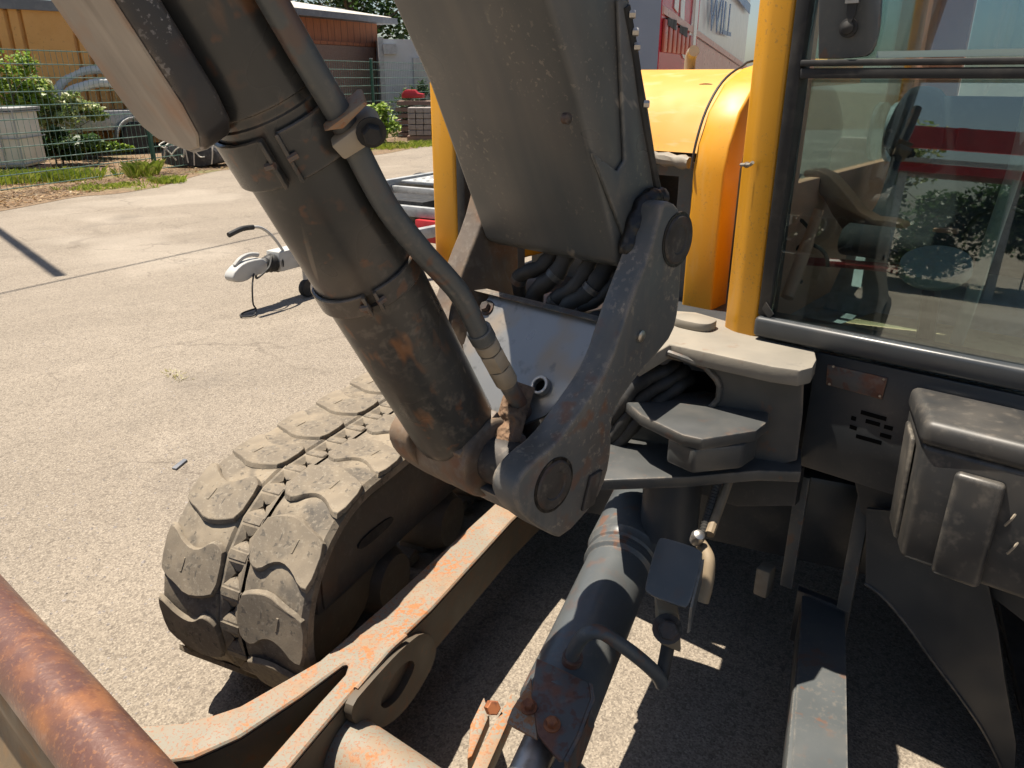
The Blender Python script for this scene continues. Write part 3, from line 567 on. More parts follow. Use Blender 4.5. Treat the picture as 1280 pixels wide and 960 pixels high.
# hard line beside the barrel
hl = [B.pl(u, v, l) for u, v, l in ((318, -40, -.105), (335, -10, -.105), (382, 72, -.108), (428, 150, -.112), (452, 200, -.112), (486, 262, -.112), (528, 315, -.112), (556, 345, -.112), (575, 368, -.112), (590, 396, -.112), (600, 418, -.113))]
m = MB(); m.tube(spline(hl, 5), .0155, 16); pipe = obj('hydraulic_pipe', m, 'blue_grey', exc)
fa, fb = B.pl(598, 412, -.113), B.pl(634, 478, -.122)
def seg(name, t0, t1, r, mat, n=18):
    m = MB(); a = fa.lerp(fb, t0); b = fa.lerp(fb, t1); m.tube([a, a.lerp(b, .08), a.lerp(b, .92), b], [r * .93, r, r, r * .93], n); obj(name, m, mat, pipe)
seg('ferrule', 0, .18, .0195, 'blue_grey'); seg('ferrule', .20, .36, .0185, 'clamp'); seg('hex_nut', .38, .66, .0205, 'clamp', 6); seg('ferrule', .68, .98, .0185, 'clamp')
m = MB(); m.tube([fb, B.pl(655, 515, -.128), B.pl(668, 545, -.135)], .0150, 14); obj('lower_hose', m, 'post', pipe)
m = MB(); m.tube([B.pl(656, 517, -.128), B.pl(662, 532, -.132)], .019, 14); obj('ferrule', m, 'post', pipe)
# pipe clamp block with its bolt
kn = (CN * .55 + B.L * .8).normalized(); kp = B.pl(446, 180, -.088)
kb = [onp(u, v, kp, kn) for u, v in ((414, 183), (464, 146), (477, 153), (481, 165), (474, 174), (431, 201))]
m = MB(); m.prism(kb, -kn * .045); kl = obj('pipe_clamp', m, 'clamp', exc, bevel=.003)
m = MB(); m.prism([p + (kb[1] - kb[4]).normalized() * .004 + CD * .014 for p in (kb[0], kb[1], kb[2].lerp(kb[1], .6), kb[0].lerp(kb[4], .4))], -kn * .05); obj('clamp_half', m, 'arm', kl, bevel=.002)
m = MB(); m.hexbolt(onp(464, 165, kp, kn), kn, .0115, .014); obj('bolt', m, 'black', kl)

# ---- frame nose carrying the swing post
np_px = [(800, 452), (838, 430), (900, 444), (965, 458), (1000, 463), (1016, 459), (1021, 449), (1018, 436), (940, 410), (870, 390), (800, 385), (770, 415)]
m = MB(); m.prism([onz(u, v, 1.02) for u, v in np_px], (0, 0, -.038)); nose = obj('frame_nose', m, 'dusty', exc, bevel=.004); nose['label'] = 'dusty sunlit top plate of the frame nose'
m = MB(); q = onz(868, 408, 1.02); m.prism([p for p in ellipse(q, S.L * .052, S.F * .036, 24, 3)], (0, 0, .022)); obj('nose_boss', m, 'dusty', nose, bevel=.004)
def web(u, v, off=0): return onp(u, v, WP + WN * off, WN)
w0, w1 = onz(1006, 470, 1.0), onz(760, 520, .86)
W1 = S.w(.085, .125, 0); W2 = S.w(.21, -.24, 0); WN = (W2 - W1).cross(ZUP).normalized(); WN = WN if WN.y < 0 else -WN; WP = W1
# outer front web with the oval opening
orim = [(1005, 470), (1003, 520), (996, 575), (940, 590), (870, 600), (810, 604), (765, 606), (765, 560), (765, 520), (765, 470), (772, 432), (800, 430), (840, 440), (885, 450), (930, 458), (970, 464)]
ocx, ocy = 846, 478
hole = []
for (u, v) in orim:
    th = math.atan2((v - ocy) / 38, (u - ocx) / 55); hole.append((ocx + 54 * math.cos(th) + (6 if math.sin(th) > 0 else -4) * abs(math.sin(th)), ocy + 36 * math.sin(th) + 8 * math.cos(th)))
def dens(l): return [((a[0]*(1-t) + b[0]*t), (a[1]*(1-t) + b[1]*t)) for a, b in zip(l, l[1:] + l[:1]) for t in (0, .5)]
m = MB(); m.ring([web(*p) for p in dens(orim)], [web(*p) for p in dens(hole)], -WN * .03); obj('nose_web', m, 'paint', nose, angle=60)
hp = [web(*p, .004) for p in dens(hole)]; m = MB(); m.tube(hp + [hp[0]], .008, 8, False); obj('opening_rim', m, 'paint', nose)
m = MB(); m.prism([web(u, v, -.13) for u, v in ((775, 452), (990, 490), (990, 600), (760, 600))], -WN * .03); obj('dark_backing', m, 'void', nose)  # near-black sheet, painted darkness inside the opening
# lower lug: stepped shelf and bottom plate
sh = [onz(u, v, .885) for u, v in ((778, 498), (800, 518), (852, 543), (878, 549), (946, 538), (961, 526), (962, 503), (880, 488))]
m = MB(); m.prism(sh, (0, 0, -.028)); obj('lug_shelf', m, 'paint', nose, bevel=.005)
m = MB(); m.prism([onz(u, v, .858) for u, v in ((835, 548), (868, 562), (930, 556), (948, 544), (930, 520), (850, 520))], (0, 0, -.06)); obj('lug_body', m, 'paint', nose, bevel=.008)
m = MB(); m.prism([onz(u, v, .765) for u, v in ((750, 600), (860, 596), (950, 588), (1002, 590), (1002, 560), (880, 540), (750, 545))], (0, 0, -.028)); obj('lug_plate', m, 'paint', nose, bevel=.004)
for k, (x0, y0, x1, y1, x2, y2) in enumerate(((846, 470, 800, 500, 764, 548), (836, 462, 796, 482, 768, 520), (852, 480, 806, 516, 768, 560))):
    m = MB(); pth = spline([web(x0 + 10, y0 - 6, -.09), web(x0, y0, -.03), web(x1, y1, .03), web(x2, y2, .035), web(x2 - 30, y2 + 12, -.02)], 8); m.tube(pth, [.016 * (1 + .10 * math.sin(j * 1.3 + k)) for j in range(len(pth))], 12); obj('hose_bundle', m, 'black', nose)
# inner parts under the nose
m = MB(); m.lathe(S.w(.22, -.12, .55), ZUP, [(0, .05), (.0, .07), (.19, .07), (.19, .05)], 24); obj('swing_pin', m, 'paint_dim', nose)
m = MB(); m.prism([S.w(-.02, x, z) for x, z in ((-.9, .70), (.10, .70), (.10, .60), (-.05, .54), (-.9, .54))], S.F * -.03); obj('under_skirt', m, 'paint_dim', exc)
m = MB(); m.box(S, -1.9, -.06, -1.05, .95, .70, .98); obj('main_frame', m, 'paint_dim', exc, bevel=.02)

# ---- cab
m = MB(); pil = [(.0, -.048), (-.005, -.105), (-.03, -.142), (-.09, -.150), (-.09, -.060), (-.03, -.048)]
m.prism([S.w(a, l, .985) for a, l in pil], (0, 0, 1.55))
m.box(S, -.09, 0, .86, .95, .985, 2.535); m.box(S, -1.35, -1.25, -.15, -.05, .985, 2.535); m.box(S, -1.35, -1.25, .86, .95, .985, 2.535)
m.box(S, -1.34, -.091, -.149, -.10, .99, 1.30); m.box(S, -1.34, -.091, -.149, -.09, 2.40, 2.53)
cab = obj('cab', m, 'yellow', exc, bevel=.012, seg=3); cab['label'] = 'yellow operator cab with split front window'
def rect8(a0, a1, l0, l1, z): return [S.w(a, l, z) for a, l in ((a0, l0), ((a0+a1)/2, l0), (a1, l0), (a1, (l0+l1)/2), (a1, l1), ((a0+a1)/2, l1), (a0, l1), (a0, (l0+l1)/2))]
m = MB(); m.ring(rect8(-1.4, .05, -.17, .97, 2.54), rect8(-1.15, -.10, -.02, .82, 2.54), (0, 0, .07)); rfo = obj('cab_roof', m, 'yellow', cab, bevel=.015)
m = MB(); m.prism([S.w(a, l, 2.57) for a, l in ((-1.16, -.03), (-.09, -.03), (-.09, .83), (-1.16, .83))], (0, 0, .005)); obj('added_skylight', m, 'glass', rfo, smooth=False)  # unseen skylight, added so the sun brightens the cab interior
m = MB(); m.box(S, -.06, .022, -.047, .858, 1.028, 1.076); obj('window_sill', m, 'paint_dim', cab, bevel=.010, seg=3)
for x0, x1 in ((-.0475, -.018), (.83, .858)):
    m = MB(); m.box(S, -.05, .006, x0, x1, 1.076, 2.5); obj('window_seal', m, 'black', cab, bevel=.006)
m = MB(); m.box(S, -.04, .010, -.018, .83, 1.598, 1.618); m.box(S, -.03, .016, -.018, .83, 1.622, 1.634); obj('window_bar', m, 'black', cab, bevel=.003)
m = MB(); m.prism(chaikin([S.w(.004, l, z) for l, z in ((-.016, 1.636), (.105, 1.636), (.122, 1.65), (.126, 1.69), (.118, 1.76), (.08, 1.86), (.06, 2.2), (.06, 2.49), (-.016, 2.49))], 1), S.F * -.012); wp = obj('window_panel', m, 'blue_grey', cab, bevel=.003)
m = MB(); c = S.w(.006, .068, 1.692); m.lathe(c, S.F, [(0, .018), (.005, .018), (.006, .013), (.012, .012), (.016, .004)], 24); obj('strap_stud', m, 'black', wp)
m = MB(); m.prism([S.w(.014, .059, 1.79), S.w(.014, .083, 1.79), S.w(.014, .080, 1.715), S.w(.016, .073, 1.695), S.w(.014, .063, 1.715)], S.F * .004); obj('strap', m, 'hose', wp)
m = MB(); m.box(S, .015, .021, .058, .084, 1.735, 1.741); obj('strap_buckle', m, 'steel', wp)
m = MB(); m.prism([S.w(0, -.016, 1.078), S.w(0, .83, 1.078), S.w(-.040, .83, 1.597), S.w(-.040, -.016, 1.597)], S.F * -.005); obj('lower_glass', m, 'glass', cab, smooth=False)
m = MB(); m.prism([S.w(-.01, -.016, 1.636), S.w(-.01, .83, 1.636), S.w(-.09, .83, 2.49), S.w(-.09, -.016, 2.49)], S.F * -.005); obj('upper_glass', m, 'glass', cab, smooth=False)
m = MB(); m.box(S, -.008, .004, .128, .83, 1.636, 1.648); obj('upper_frame', m, 'grabrail', cab)
m = MB(); m.prism([S.w(.007, -.036, 1.095), S.w(.007, -.028, 1.112), S.w(.007, -.006, 1.087), S.w(.007, -.016, 1.074)], S.F * .004); obj('seal_end', m, 'hose', cab)
# a lock stub on the pillar
m = MB(); m.lathe(S.pa(934, 206, 0), S.F * .9 + S.L * .2, [(0, .007), (.006, .007), (.014, .004)], 12); obj('pillar_stud', m, 'paint', cab)
m = MB(); m.tube([S.pa(926, 206, .006), S.pa(938, 206, .014), S.pa(941, 203, .02)], .004, 8); obj('pillar_stud', m, 'dusty', cab)
# rear and side walls of the cab
def wall_with_hole(l0, l1, z0, z1, h0, h1, y0, y1, a):
    o = [S.w(a, l, z) for l, z in ((l0, z0), ((l0+l1)/2, z0), (l1, z0), (l1, (z0+z1)/2), (l1, z1), ((l0+l1)/2, z1), (l0, z1), (l0, (z0+z1)/2))]
    i = [S.w(a, l, z) for l, z in ((h0, y0), ((h0+h1)/2, y0), (h1, y0), (h1, (y0+y1)/2), (h1, y1), ((h0+h1)/2, y1), (h0, y1), (h0, (y0+y1)/2))]
    return o, i
m = MB(); o, i = wall_with_hole(-.098, .858, 1.0, 2.52, .03, .82, 1.40, 2.42, -1.26); m.ring(o, i, S.F * .03); obj('rear_wall', m, 'salmon', cab)
m = MB(); m.prism([S.w(-1.25, l, z) for l, z in ((.035, 1.405), (.815, 1.405), (.815, 2.415), (.035, 2.415))], S.F * .004); obj('rear_glass', m, 'glass', cab, smooth=False)
def side(l, t, zb):
    o = [S.w(a, l, z) for a, z in ((-1.24, 1.0), (-.66, 1.0), (-.10, 1.0), (-.10, 1.7), (-.10, 2.5), (-.66, 2.5), (-1.24, 2.5), (-1.24, 1.7))]
    i = [S.w(a, l, z) for a, z in ((-1.14, zb), (-.66, zb), (-.2, zb), (-.2, 1.8), (-.2, 2.36), (-.66, 2.36), (-1.14, 2.36), (-1.14, 1.8))]
    m = MB(); m.ring(o, i, S.L * t); return m
obj('side_wall', side(-.096, .03, 1.36), 'salmon', cab); obj('side_wall', side(.90, -.03, 1.1), 'cabgrey', cab)
m = MB(); m.prism([S.w(a, -.08, z) for a, z in ((-1.13, 1.35), (-.21, 1.35), (-.21, 2.35), (-1.13, 2.35))], S.L * .004); obj('side_glass', m, 'glass', cab, smooth=False)
m = MB(); m.prism(chaikin([S.w(-.062 + a, -.06, z) for a, z in ((-.95, 1.36), (-.76, 1.36), (-.76, 1.53), (-.95, 1.53))], 2), S.L * .012); obj('side_grille', m, 'cabgrey', cab)
m = MB(); m.box(S, -1.24, -.062, -.064, .868, .99, 1.012); obj('cab_floor', m, 'cabgrey', cab)
m = MB(); m.prism([S.w(a, l, 1.0155) for a, l in ((-.42, .12), (-.10, .05), (-.075, .50), (-.40, .62))], (0, 0, .008)); obj('floor_mat', m, 'straw', cab)
# toe board with oval holes
tp = S.w(-.50, 0, 1.06); tnn = (S.F * .55 + ZUP * .83).normalized()
m = MB(); m.prism([S.w(-.38, -.02, 1.014), S.w(-.38, .8, 1.014), S.w(-.58, .8, 1.19), S.w(-.58, -.02, 1.19)], -tnn * .01); tb = obj('seat_plinth', m, 'cabgrey', cab, bevel=.004)
for (u, v) in ((1106, 303), (1104, 314), (1104, 326), (1160, 310), (1168, 326), (1230, 318), (1232, 330), (1228, 342)):
    c = onp(u, v, S.w(-.38, 0, 1.014), tnn); m = MB(); m.prism(ellipse(c, S.L * .022, tnn.cross(S.L) * .007, 20), tnn * .003); obj('oval_hole', m, 'void', tb)
m = MB(); m.prism(chaikin([S.w(-.60 + a, .02, z) for a, z in ((.02, 1.16), (.30, 1.17), (.32, 1.22), (.28, 1.26), (.06, 1.25), (-.02, 1.32), (-.07, 1.55), (-.14, 1.56), (-.14, 1.2))], 2), S.L * .42); seat = obj('operator_seat', m, 'seat', cab, bevel=.03, seg=3)
m = MB(); m.prism(chaikin([S.w(-.62, l, z) for l, z in ((-.02, 1.42), (.02, 1.56), (.06, 1.585), (.12, 1.56), (.15, 1.40), (.08, 1.36))], 2), S.F * -.12); obj('headrest', m, 'seat', seat, bevel=.02, seg=3)
m = MB(); m.prism(chaikin([S.w(-.42, l, z) for l, z in ((-.13, 1.375), (-.06, 1.38), (.00, 1.33), (.06, 1.27), (.14, 1.27), (.17, 1.245), (.14, 1.215), (.05, 1.20), (-.01, 1.25), (-.06, 1.32))], 1), S.F * .07); obj('armrest', m, 'brown', seat, bevel=.012)
m = MB(); m.tube(spline([S.pa(1000, 326, -.3), S.pa(1060, 330, -.3), S.pa(1140, 338, -.3)], 4), .011, 10); obj('pedal_rod', m, 'redrod', cab)
m = MB(); c = S.pa(1168, 342, -.16); m.lathe(c, ZUP * .9 + S.F * .35, [(0, .02), (0, .068), (.01, .074), (.03, .070), (.034, .05), (.034, .002)], 36); obj('pedal_pad', m, 'grabrail', cab)
m = MB(); m.tube([c, c - ZUP * .17 - S.F * .05], .02, 10); obj('pedal_post', m, 'paint_dim', cab)
m = MB(); m.tube([S.w(-.05, .40, 1.61), S.w(-.05, .40, 1.45), S.w(-.07, .375, 1.20), S.w(-.09, .36, 1.07)], .014, 12); obj('grab_rail', m, 'grabrail', cab)
m = MB(); m.tube([S.w(-.05, .63, 1.60), S.w(-.07, .60, 1.05)], .014, 12); obj('grab_rail', m, 'grabrail', cab)
m = MB(); c = S.pa(1018, 310, -.20); m.tube(spline([S.pa(1024, 262, -.22), S.pa(1012, 296, -.2), S.pa(996, 340, -.16), S.pa(984, 372, -.12)], 5), [.013] * 6 + [.016] * 10, 12); obj('forearm_reflection', m, 'salmon', cab)  # salmon tube standing in for a forearm mirrored in the glass
m = MB(); m.prism([S.pa(u, v, -.35) for u, v in ((1166, 286), (1196, 287), (1196, 294), (1175, 295), (1170, 330), (1161, 330))], S.F * -.02); obj('orange_bracket', m, 'salmon', cab)
for k, (u, v, r) in enumerate(((1010, 330, .05), (985, 300, .06), (1250, 300, .07))):
    c = S.pa(u, v, -.25); m = MB(); m.tube([c + (S.L * math.cos(t * .35) + ZUP * math.sin(t * .35)) * r for t in range(14)], .005, 8); obj('cable', m, 'black', cab)
# black panel under the cab with number plate and slots
m = MB(); fp = [(.10, 1.015), (.95, 1.015), (.95, .66), (.52, .66), (.44, .70), (.36, .718), (.10, .722)]
m.prism([S.w(0, l, z) for l, z in fp], S.F * -.02); pan = obj('front_panel', m, 'paint_dim', exc, bevel=.004)
m = MB(); m.prism([S.pa(u, v, .0) for u, v in ((1035, 455), (1110, 472), (1103, 499), (1033, 480))], S.F * .004); pl = obj('rusty_plate', m, 'rustpaint', pan, bevel=.001)
for (u, v) in ((1042, 458), (1105, 474), (1100, 495), (1037, 480)):
    m = MB(); m.lathe(S.pa(u, v, .004), S.F, [(0, .003), (.002, .003)], 8); obj('rivet', m, 'steel', pl)
for (u0, v0, u1, v1) in ((1076, 515, 1108, 524), (1064, 522, 1070, 524), (1062, 533, 1071, 536), (1082, 526, 1100, 531), (1105, 533, 1116, 536), (1100, 543, 1114, 547), (1070, 545, 1102, 554)):
    a, b = S.pa(u0, v0, .001), S.pa(u1, v1, .001); m = MB(); m.prism([a + ZUP * .005, b + ZUP * .005, b - ZUP * .005, a - ZUP * .005], S.F * .0003); obj('vent_slot', m, 'void', pan)
# storage box of dark plastic
m = MB(); tbx = [(.015, .312), (.015, .98), (.205, .98), (.205, .385)]
def boxp(z, g=0., dz=0): return [S.w(a + (g if a > .1 else 0), l - (g if l < .5 else 0), z) for a, l in tbx]
m.add(boxp(.995) + boxp(.945, .004), [[0, 1, 2, 3]] + [[i, (i+1) % 4, 4+(i+1) % 4, 4+i] for i in range(4)] + [[7, 6, 5, 4]]); sb = obj('storage_box', m, 'plastic', exc, bevel=.016, seg=4); sb['label'] = 'dusty black plastic box below the cab window'
m = MB(); m.add(boxp(.946, -.003) + [S.w(.015, .322, .665), S.w(.015, .98, .665), S.w(.200, .98, .69), S.w(.200, .390, .69)], [[0, 1, 2, 3]] + [[i, (i+1) % 4, 4+(i+1) % 4, 4+i] for i in range(4)] + [[7, 6, 5, 4]]); obj('box_body', m, 'plastic', sb, bevel=.012, seg=3)
for (l0, l1, z0, z1) in ((.452, .535, .70, .915), (.66, .80, .70, .915)):
    m = MB(); m.prism([S.w(.198, l0, z1), S.w(.198, l1, z1), S.w(.198, l1 + .0, z0 - .01), S.w(.198, l0 - .002, z0 - .01)], S.F * .024); obj('raised_rib', m, 'plastic', sb, bevel=.010, seg=3)
for (l, z) in ((.560, .845), (.575, .79), (.62, .90)):
    m = MB(); m.tube(spline([S.w(.197, l, z + .016), S.w(.204, l - .004, z + .004), S.w(.200, l - .012, z - .016)], 3), .0025, 6); obj('box_cord', m, 'clamp', sb)
m = MB(); m.prism([S.w(.06, .333, .93), S.w(.15, .365, .93), S.w(.15, .372, .70), S.w(.06, .340, .69)], S.L * -.010); obj('side_rib', m, 'plastic', sb, bevel=.006)
# bars and apron below the panel
for (u0, v0, u1, v1, w) in ((1004, 596, 984, 728, .034), (1081, 622, 1062, 745, .034)):
    p, q = S.pa(u0, v0, -.10), S.pa(u1, v1, -.10); q = Vector((p.x, p.y, .30))
    m = MB(); m.prism([p - S.L * w/2, p + S.L * w/2, q + S.L * w/2, q - S.L * w/2], S.F * -.014); obj('step_bar', m, 'blue_grey', exc, bevel=.002)
m = MB(); p = S.w(-.14, .02, .30); m.box(S, -.17, -.12, -.01, .03, .22, .31); obj('step_bracket', m, 'clamp', exc, bevel=.006)
ap = [(1083, 636), (1130, 640), (1215, 690), (1236, 735), (1248, 790), (1256, 850), (1270, 930), (1268, 975), (1258, 968), (1232, 915), (1200, 868), (1165, 822), (1135, 780), (1105, 745), (1082, 728)]
m = MB(); m.prism([S.pa(u, v, -.05) for u, v in ap], S.F * -.012); apo = obj('curved_apron', m, 'paint_dim', exc)
m = MB(); rim = [S.pa(u, v, -.05) for u, v in ((1082, 728), (1105, 745), (1135, 780), (1165, 822), (1200, 868), (1232, 915), (1258, 968))]
rim = spline(rim, 4); m.add([p + S.F * .004 for p in rim] + [p - S.F * .05 for p in rim], [[i, i+1, len(rim)+i+1, len(rim)+i] for i in range(len(rim)-1)]); sm = m; o = obj('apron_rim', sm, 'paint', apo); mod = o.modifiers.new('t', 'SOLIDIFY'); mod.thickness = .006
m = MB(); m.prism([S.w(-.09, l, z) for l, z in ((.20, .71), (.95, .70), (.95, .36), (.75, .40), (.5, .52), (.24, .60))], S.F * -.02); obj('rear_skirt', m, 'paint_dim', exc)

# ---- bodywork beside the cab
hp_ = [(-.30, 1.405), (-.315, 1.43), (-.35, 1.50), (-.42, 1.565), (-.52, 1.605), (-.66, 1.624), (-1.3, 1.63), (-1.3, 1.60), (-.5, 1.585), (-.36, 1.49), (-.32, 1.405)]
m = MB(); m.prism([S.w(a, -1.06, z) for a, z in hp_], S.L * .665); hood = obj('engine_hood', m, 'hood', exc, angle=60); hood['label'] = 'faded yellow curved hood between boom and cab'
sp_ = [(-.27, .94), (-.27, 1.36), (-.285, 1.43), (-.33, 1.515), (-.41, 1.585), (-.52, 1.625), (-.66, 1.645), (-1.3, 1.65), (-1.3, 1.58), (-.6, 1.57), (-.40, 1.46), (-.37, 1.36), (-.37, .94)]
m = MB(); m.prism([S.w(a, -.388, z) for a, z in sp_], S.L * .095); obj('hood_side_strip', m, 'yellow', exc, bevel=.008, seg=3, angle=50)
m = MB(); m.tube(spline([S.w(a + .004, -.391, z + .003) for a, z in sp_[1:8]], 4), .0035, 8); obj('hood_seal', m, 'black', hood)
m = MB(); m.tube(spline([S.w(-.86, -.735, 1.60), S.w(-.86, -.735, 1.655), S.w(-.855, -.728, 1.675), S.w(-.84, -.712, 1.684)], 5), .019, 16); obj('intake_stub', m, 'dusty', hood)
m = MB(); m.prism(ellipse(S.pa(884, 106, -.47), S.L * .022, ZUP * .004, 16), S.F * .01); obj('hood_latch', m, 'paint', hood)
m = MB(); m.prism(chaikin([S.w(a, -.42, z) for a, z in ((-.9, 1.63), (-.9, 1.655), (-.7, 1.652), (-.66, 1.628))], 1), S.L * .2); obj('hood_hinge', m, 'yellow', hood)
m = MB(); pth = spline([S.w(-.285, -.70, 1.395), S.w(-.28, -.58, 1.392), S.w(-.285, -.48, 1.385), S.w(-.28, -.405, 1.38)], 6); m.tube(pth, [.018 + .003 * math.sin(k * 1.7) for k in range(len(pth))], 10); obj('hood_gasket', m, 'dusty', hood)
# grey frame below the hood with a dark opening
o = [S.w(-.33, l, z) for l, z in ((-1.0, .96), (-.7, .96), (-.395, .96), (-.395, 1.2), (-.395, 1.375), (-.7, 1.375), (-1.0, 1.375), (-1.0, 1.2))]
i = [S.w(-.33, l, z) for l, z in ((-.62, 1.12), (-.53, 1.12), (-.47, 1.12), (-.46, 1.24), (-.46, 1.335), (-.53, 1.335), (-.62, 1.335), (-.62, 1.24))]
m = MB(); m.ring(o, i, S.F * -.03); obj('bulkhead', m, 'blue_grey', exc)
m = MB(); m.box(S, -.62, -.55, -1.0, -.40, .96, 1.38); obj('bulkhead', m, 'paint_dim', exc)
# far yellow corner post
yp = [(.10, -1.035), (.10, -.94), (.02, -.93), (-.5, -.93), (-.5, -1.05), (.03, -1.05)]
m = MB(); m.prism([S.w(a, l, 1.05) for a, l in yp], (0, 0, .55)); cp_ = obj('corner_post', m, 'yellow', exc, bevel=.012, seg=3); cp_['label'] = 'yellow corner post seen past the boom'
m = MB(); m.box(S, .06, .10, -.937, -.905, 1.03, 1.58); obj('post_seal', m, 'black', cp_, bevel=.004)
m = MB(); m.box(S, -.1, .05, -.90, -.84, 1.0, 1.5); obj('grey_post', m, 'blue_grey', exc, bevel=.008)
m = MB(); c = S.w(.13, -1.02, 1.10); m.prism([c + S.L * x + ZUP * z for x, z in ((-.04, -.03), (.035, -.03), (.035, .012), (-.01, .04), (-.04, .03))], S.F * .03); obj('lamp_bracket', m, 'yellow', exc, bevel=.004)
# ------------------------------------------------------------------ YARD
M['silver'] = surf('galvanised_steel', (.40, .41, .41), [((.27, .28, .28), 12, .45, .65, .7)], (.4, .6), .35)
M['silver_paint'] = surf('silver_paint', (.44, .44, .42), [((.30, .28, .25), 9, .5, .75, .5)], (.35, .55))
M['red_paint'] = surf('red_paint', (.42, .02, .025), [((.25, .02, .02), 8, .5, .7, .4)], (.3, .5))
M['green_paint'] = surf('green_paint', (.018, .085, .055), [((.04, .13, .085), 14, .5, .7, .5)], (.4, .6))
M['wire'] = surf('fence_wire', (.12, .22, .18), [((.3, .36, .32), 6, .5, .7, .7)], (.35, .55))
M['ibc'] = surf('milky_plastic', (.70, .67, .58), [((.6, .52, .40), 3, .5, .75, .5)], (.4, .6))
M['container'] = surf('orange_container', (.66, .34, .10), [((.57, .28, .07), 2.5, .45, .7, .6), ((.28, .13, .05), 14, .62, .72, .5)], (.4, .6))
M['roofing'] = surf('grey_roofing', (.14, .15, .17), [((.22, .22, .23), 5, .45, .7, .6)], (.5, .8))
M['pale_roof'] = surf('pale_roof', (.55, .52, .47), [((.4, .37, .32), 3, .45, .7, .6)], (.6, .8))
M['white_wall'] = surf('white_render', (.52, .54, .55), [((.43, .43, .43), 2, .45, .7, .5)], (.6, .8))
M['darkwood'] = surf('weathered_boards', (.20, .13, .10), [((.33, .24, .19), 30, .45, .65, .7, ((14, 14, .6), (0, 0, 0)))], (.7, .9))
M['hosepipe'] = surf('grey_corrugated_hose', (.58, .60, .58), [((.4, .42, .41), 8, .5, .7, .6)], (.5, .7))
M['stone'] = surf('grey_blocks', (.30, .27, .25), [((.2, .18, .17), 9, .45, .65, .6)], (.8, .95))
M['rope'] = surf('white_rope', (.6, .57, .5), [], (.8, .95))
M['tarp'] = surf('dark_tarpaulin', (.05, .05, .052), [((.16, .15, .14), 12, .5, .7, .6)], (.5, .8))
def wood_mat():
    t = NT('red_timber'); w = t.n.new('ShaderNodeTexWave'); w.inputs['Scale'].default_value = 2.1; w.inputs['Distortion'].default_value = 0; w.wave_profile = 'SAW'
    t.link(t.tc.outputs['Object'], w.inputs['Vector'])
    v = t.noise(9, 4, .6, t.mapping((3, 3, .25)))
    c = t.mix(t.rng(v, .35, .65), (.38, .14, .06), (.27, .09, .04)); c = t.mix(t.rng(w.outputs[1], .86, .97, 0, .8), c, (.05, .02, .012))
    t.link(c, t.b.inputs['Base Color']); t.b.inputs['Roughness'].default_value = .7; return t.m
M['timber'] = wood_mat()
def leaf_mat(name, a, b, c):
    t = NT(name); r = t.n.new('ShaderNodeNewGeometry'); rnd = r.outputs['Random Per Island']
    col = t.mix(t.rng(rnd, .1, .6), a, b); col = t.mix(t.rng(rnd, .7, .95), col, c); t.link(col, t.b.inputs['Base Color'])
    t.b.inputs['Roughness'].default_value = .45; t.b.inputs['Specular IOR Level'].default_value = .4
    tl = t.n.new('ShaderNodeBsdfTranslucent'); t.link(col, tl.inputs[0]); mx = t.n.new('ShaderNodeMixShader'); mx.inputs[0].default_value = .35
    t.link(t.b.outputs[0], mx.inputs[1]); t.link(tl.outputs[0], mx.inputs[2]); t.link(mx.outputs[0], t.n['Material Output'].inputs[0]); return t.m
M['leaf'] = leaf_mat('bright_leaf', (.15, .26, .025), (.25, .37, .05), (.36, .44, .10))
M['leaf_pale'] = leaf_mat('pale_leaf', (.17, .25, .06), (.33, .40, .14), (.60, .60, .38))
M['leaf_dark'] = leaf_mat('dark_leaf', (.03, .07, .018), (.055, .11, .03), (.09, .15, .05))
M['grass'] = leaf_mat('grass_blade', (.22, .30, .03), (.33, .40, .06), (.48, .46, .14))
M['litter'] = leaf_mat('dry_leaf', (.20, .11, .05), (.34, .21, .10), (.48, .36, .20))
M['bark'] = surf('bark', (.10, .075, .055), [((.18, .14, .10), 12, .45, .65, .7)], (.8, .95), 0, (20, .8, .02))

def leaves(m, c, rad, n, size, rnd, clumps=9, shell=.5):
    cs = []
    for k in range(clumps):
        d = Vector((rnd.gauss(0, 1), rnd.gauss(0, 1), rnd.gauss(0, .9))).normalized() * rnd.uniform(.25, .85)
        cs.append((Vector((d.x * rad[0], d.y * rad[1], d.z * rad[2])), rnd.uniform(.28, .5)))
    for k in range(n):
        o, s = cs[k % clumps]; d = Vector((rnd.gauss(0, 1), rnd.gauss(0, 1), rnd.gauss(0, 1))).normalized() * (rnd.random() ** .45) * s
        p = Vector(c) + o + Vector((d.x * rad[0], d.y * rad[1], d.z * rad[2]))
        if p.z < .02: p.z = .02 + rnd.random() * .1
        x = Vector((rnd.gauss(0, 1), rnd.gauss(0, 1), rnd.gauss(0, .6))).normalized(); y = x.cross(Vector((rnd.gauss(0, .5), rnd.gauss(0, .5), 1))).normalized()
        L = size * rnd.uniform(.6, 1.3); w = L * .33
        m.add([p - x * L * .5, p - y * w, p + x * L * .5, p + y * w], [[0, 1, 2, 3]])
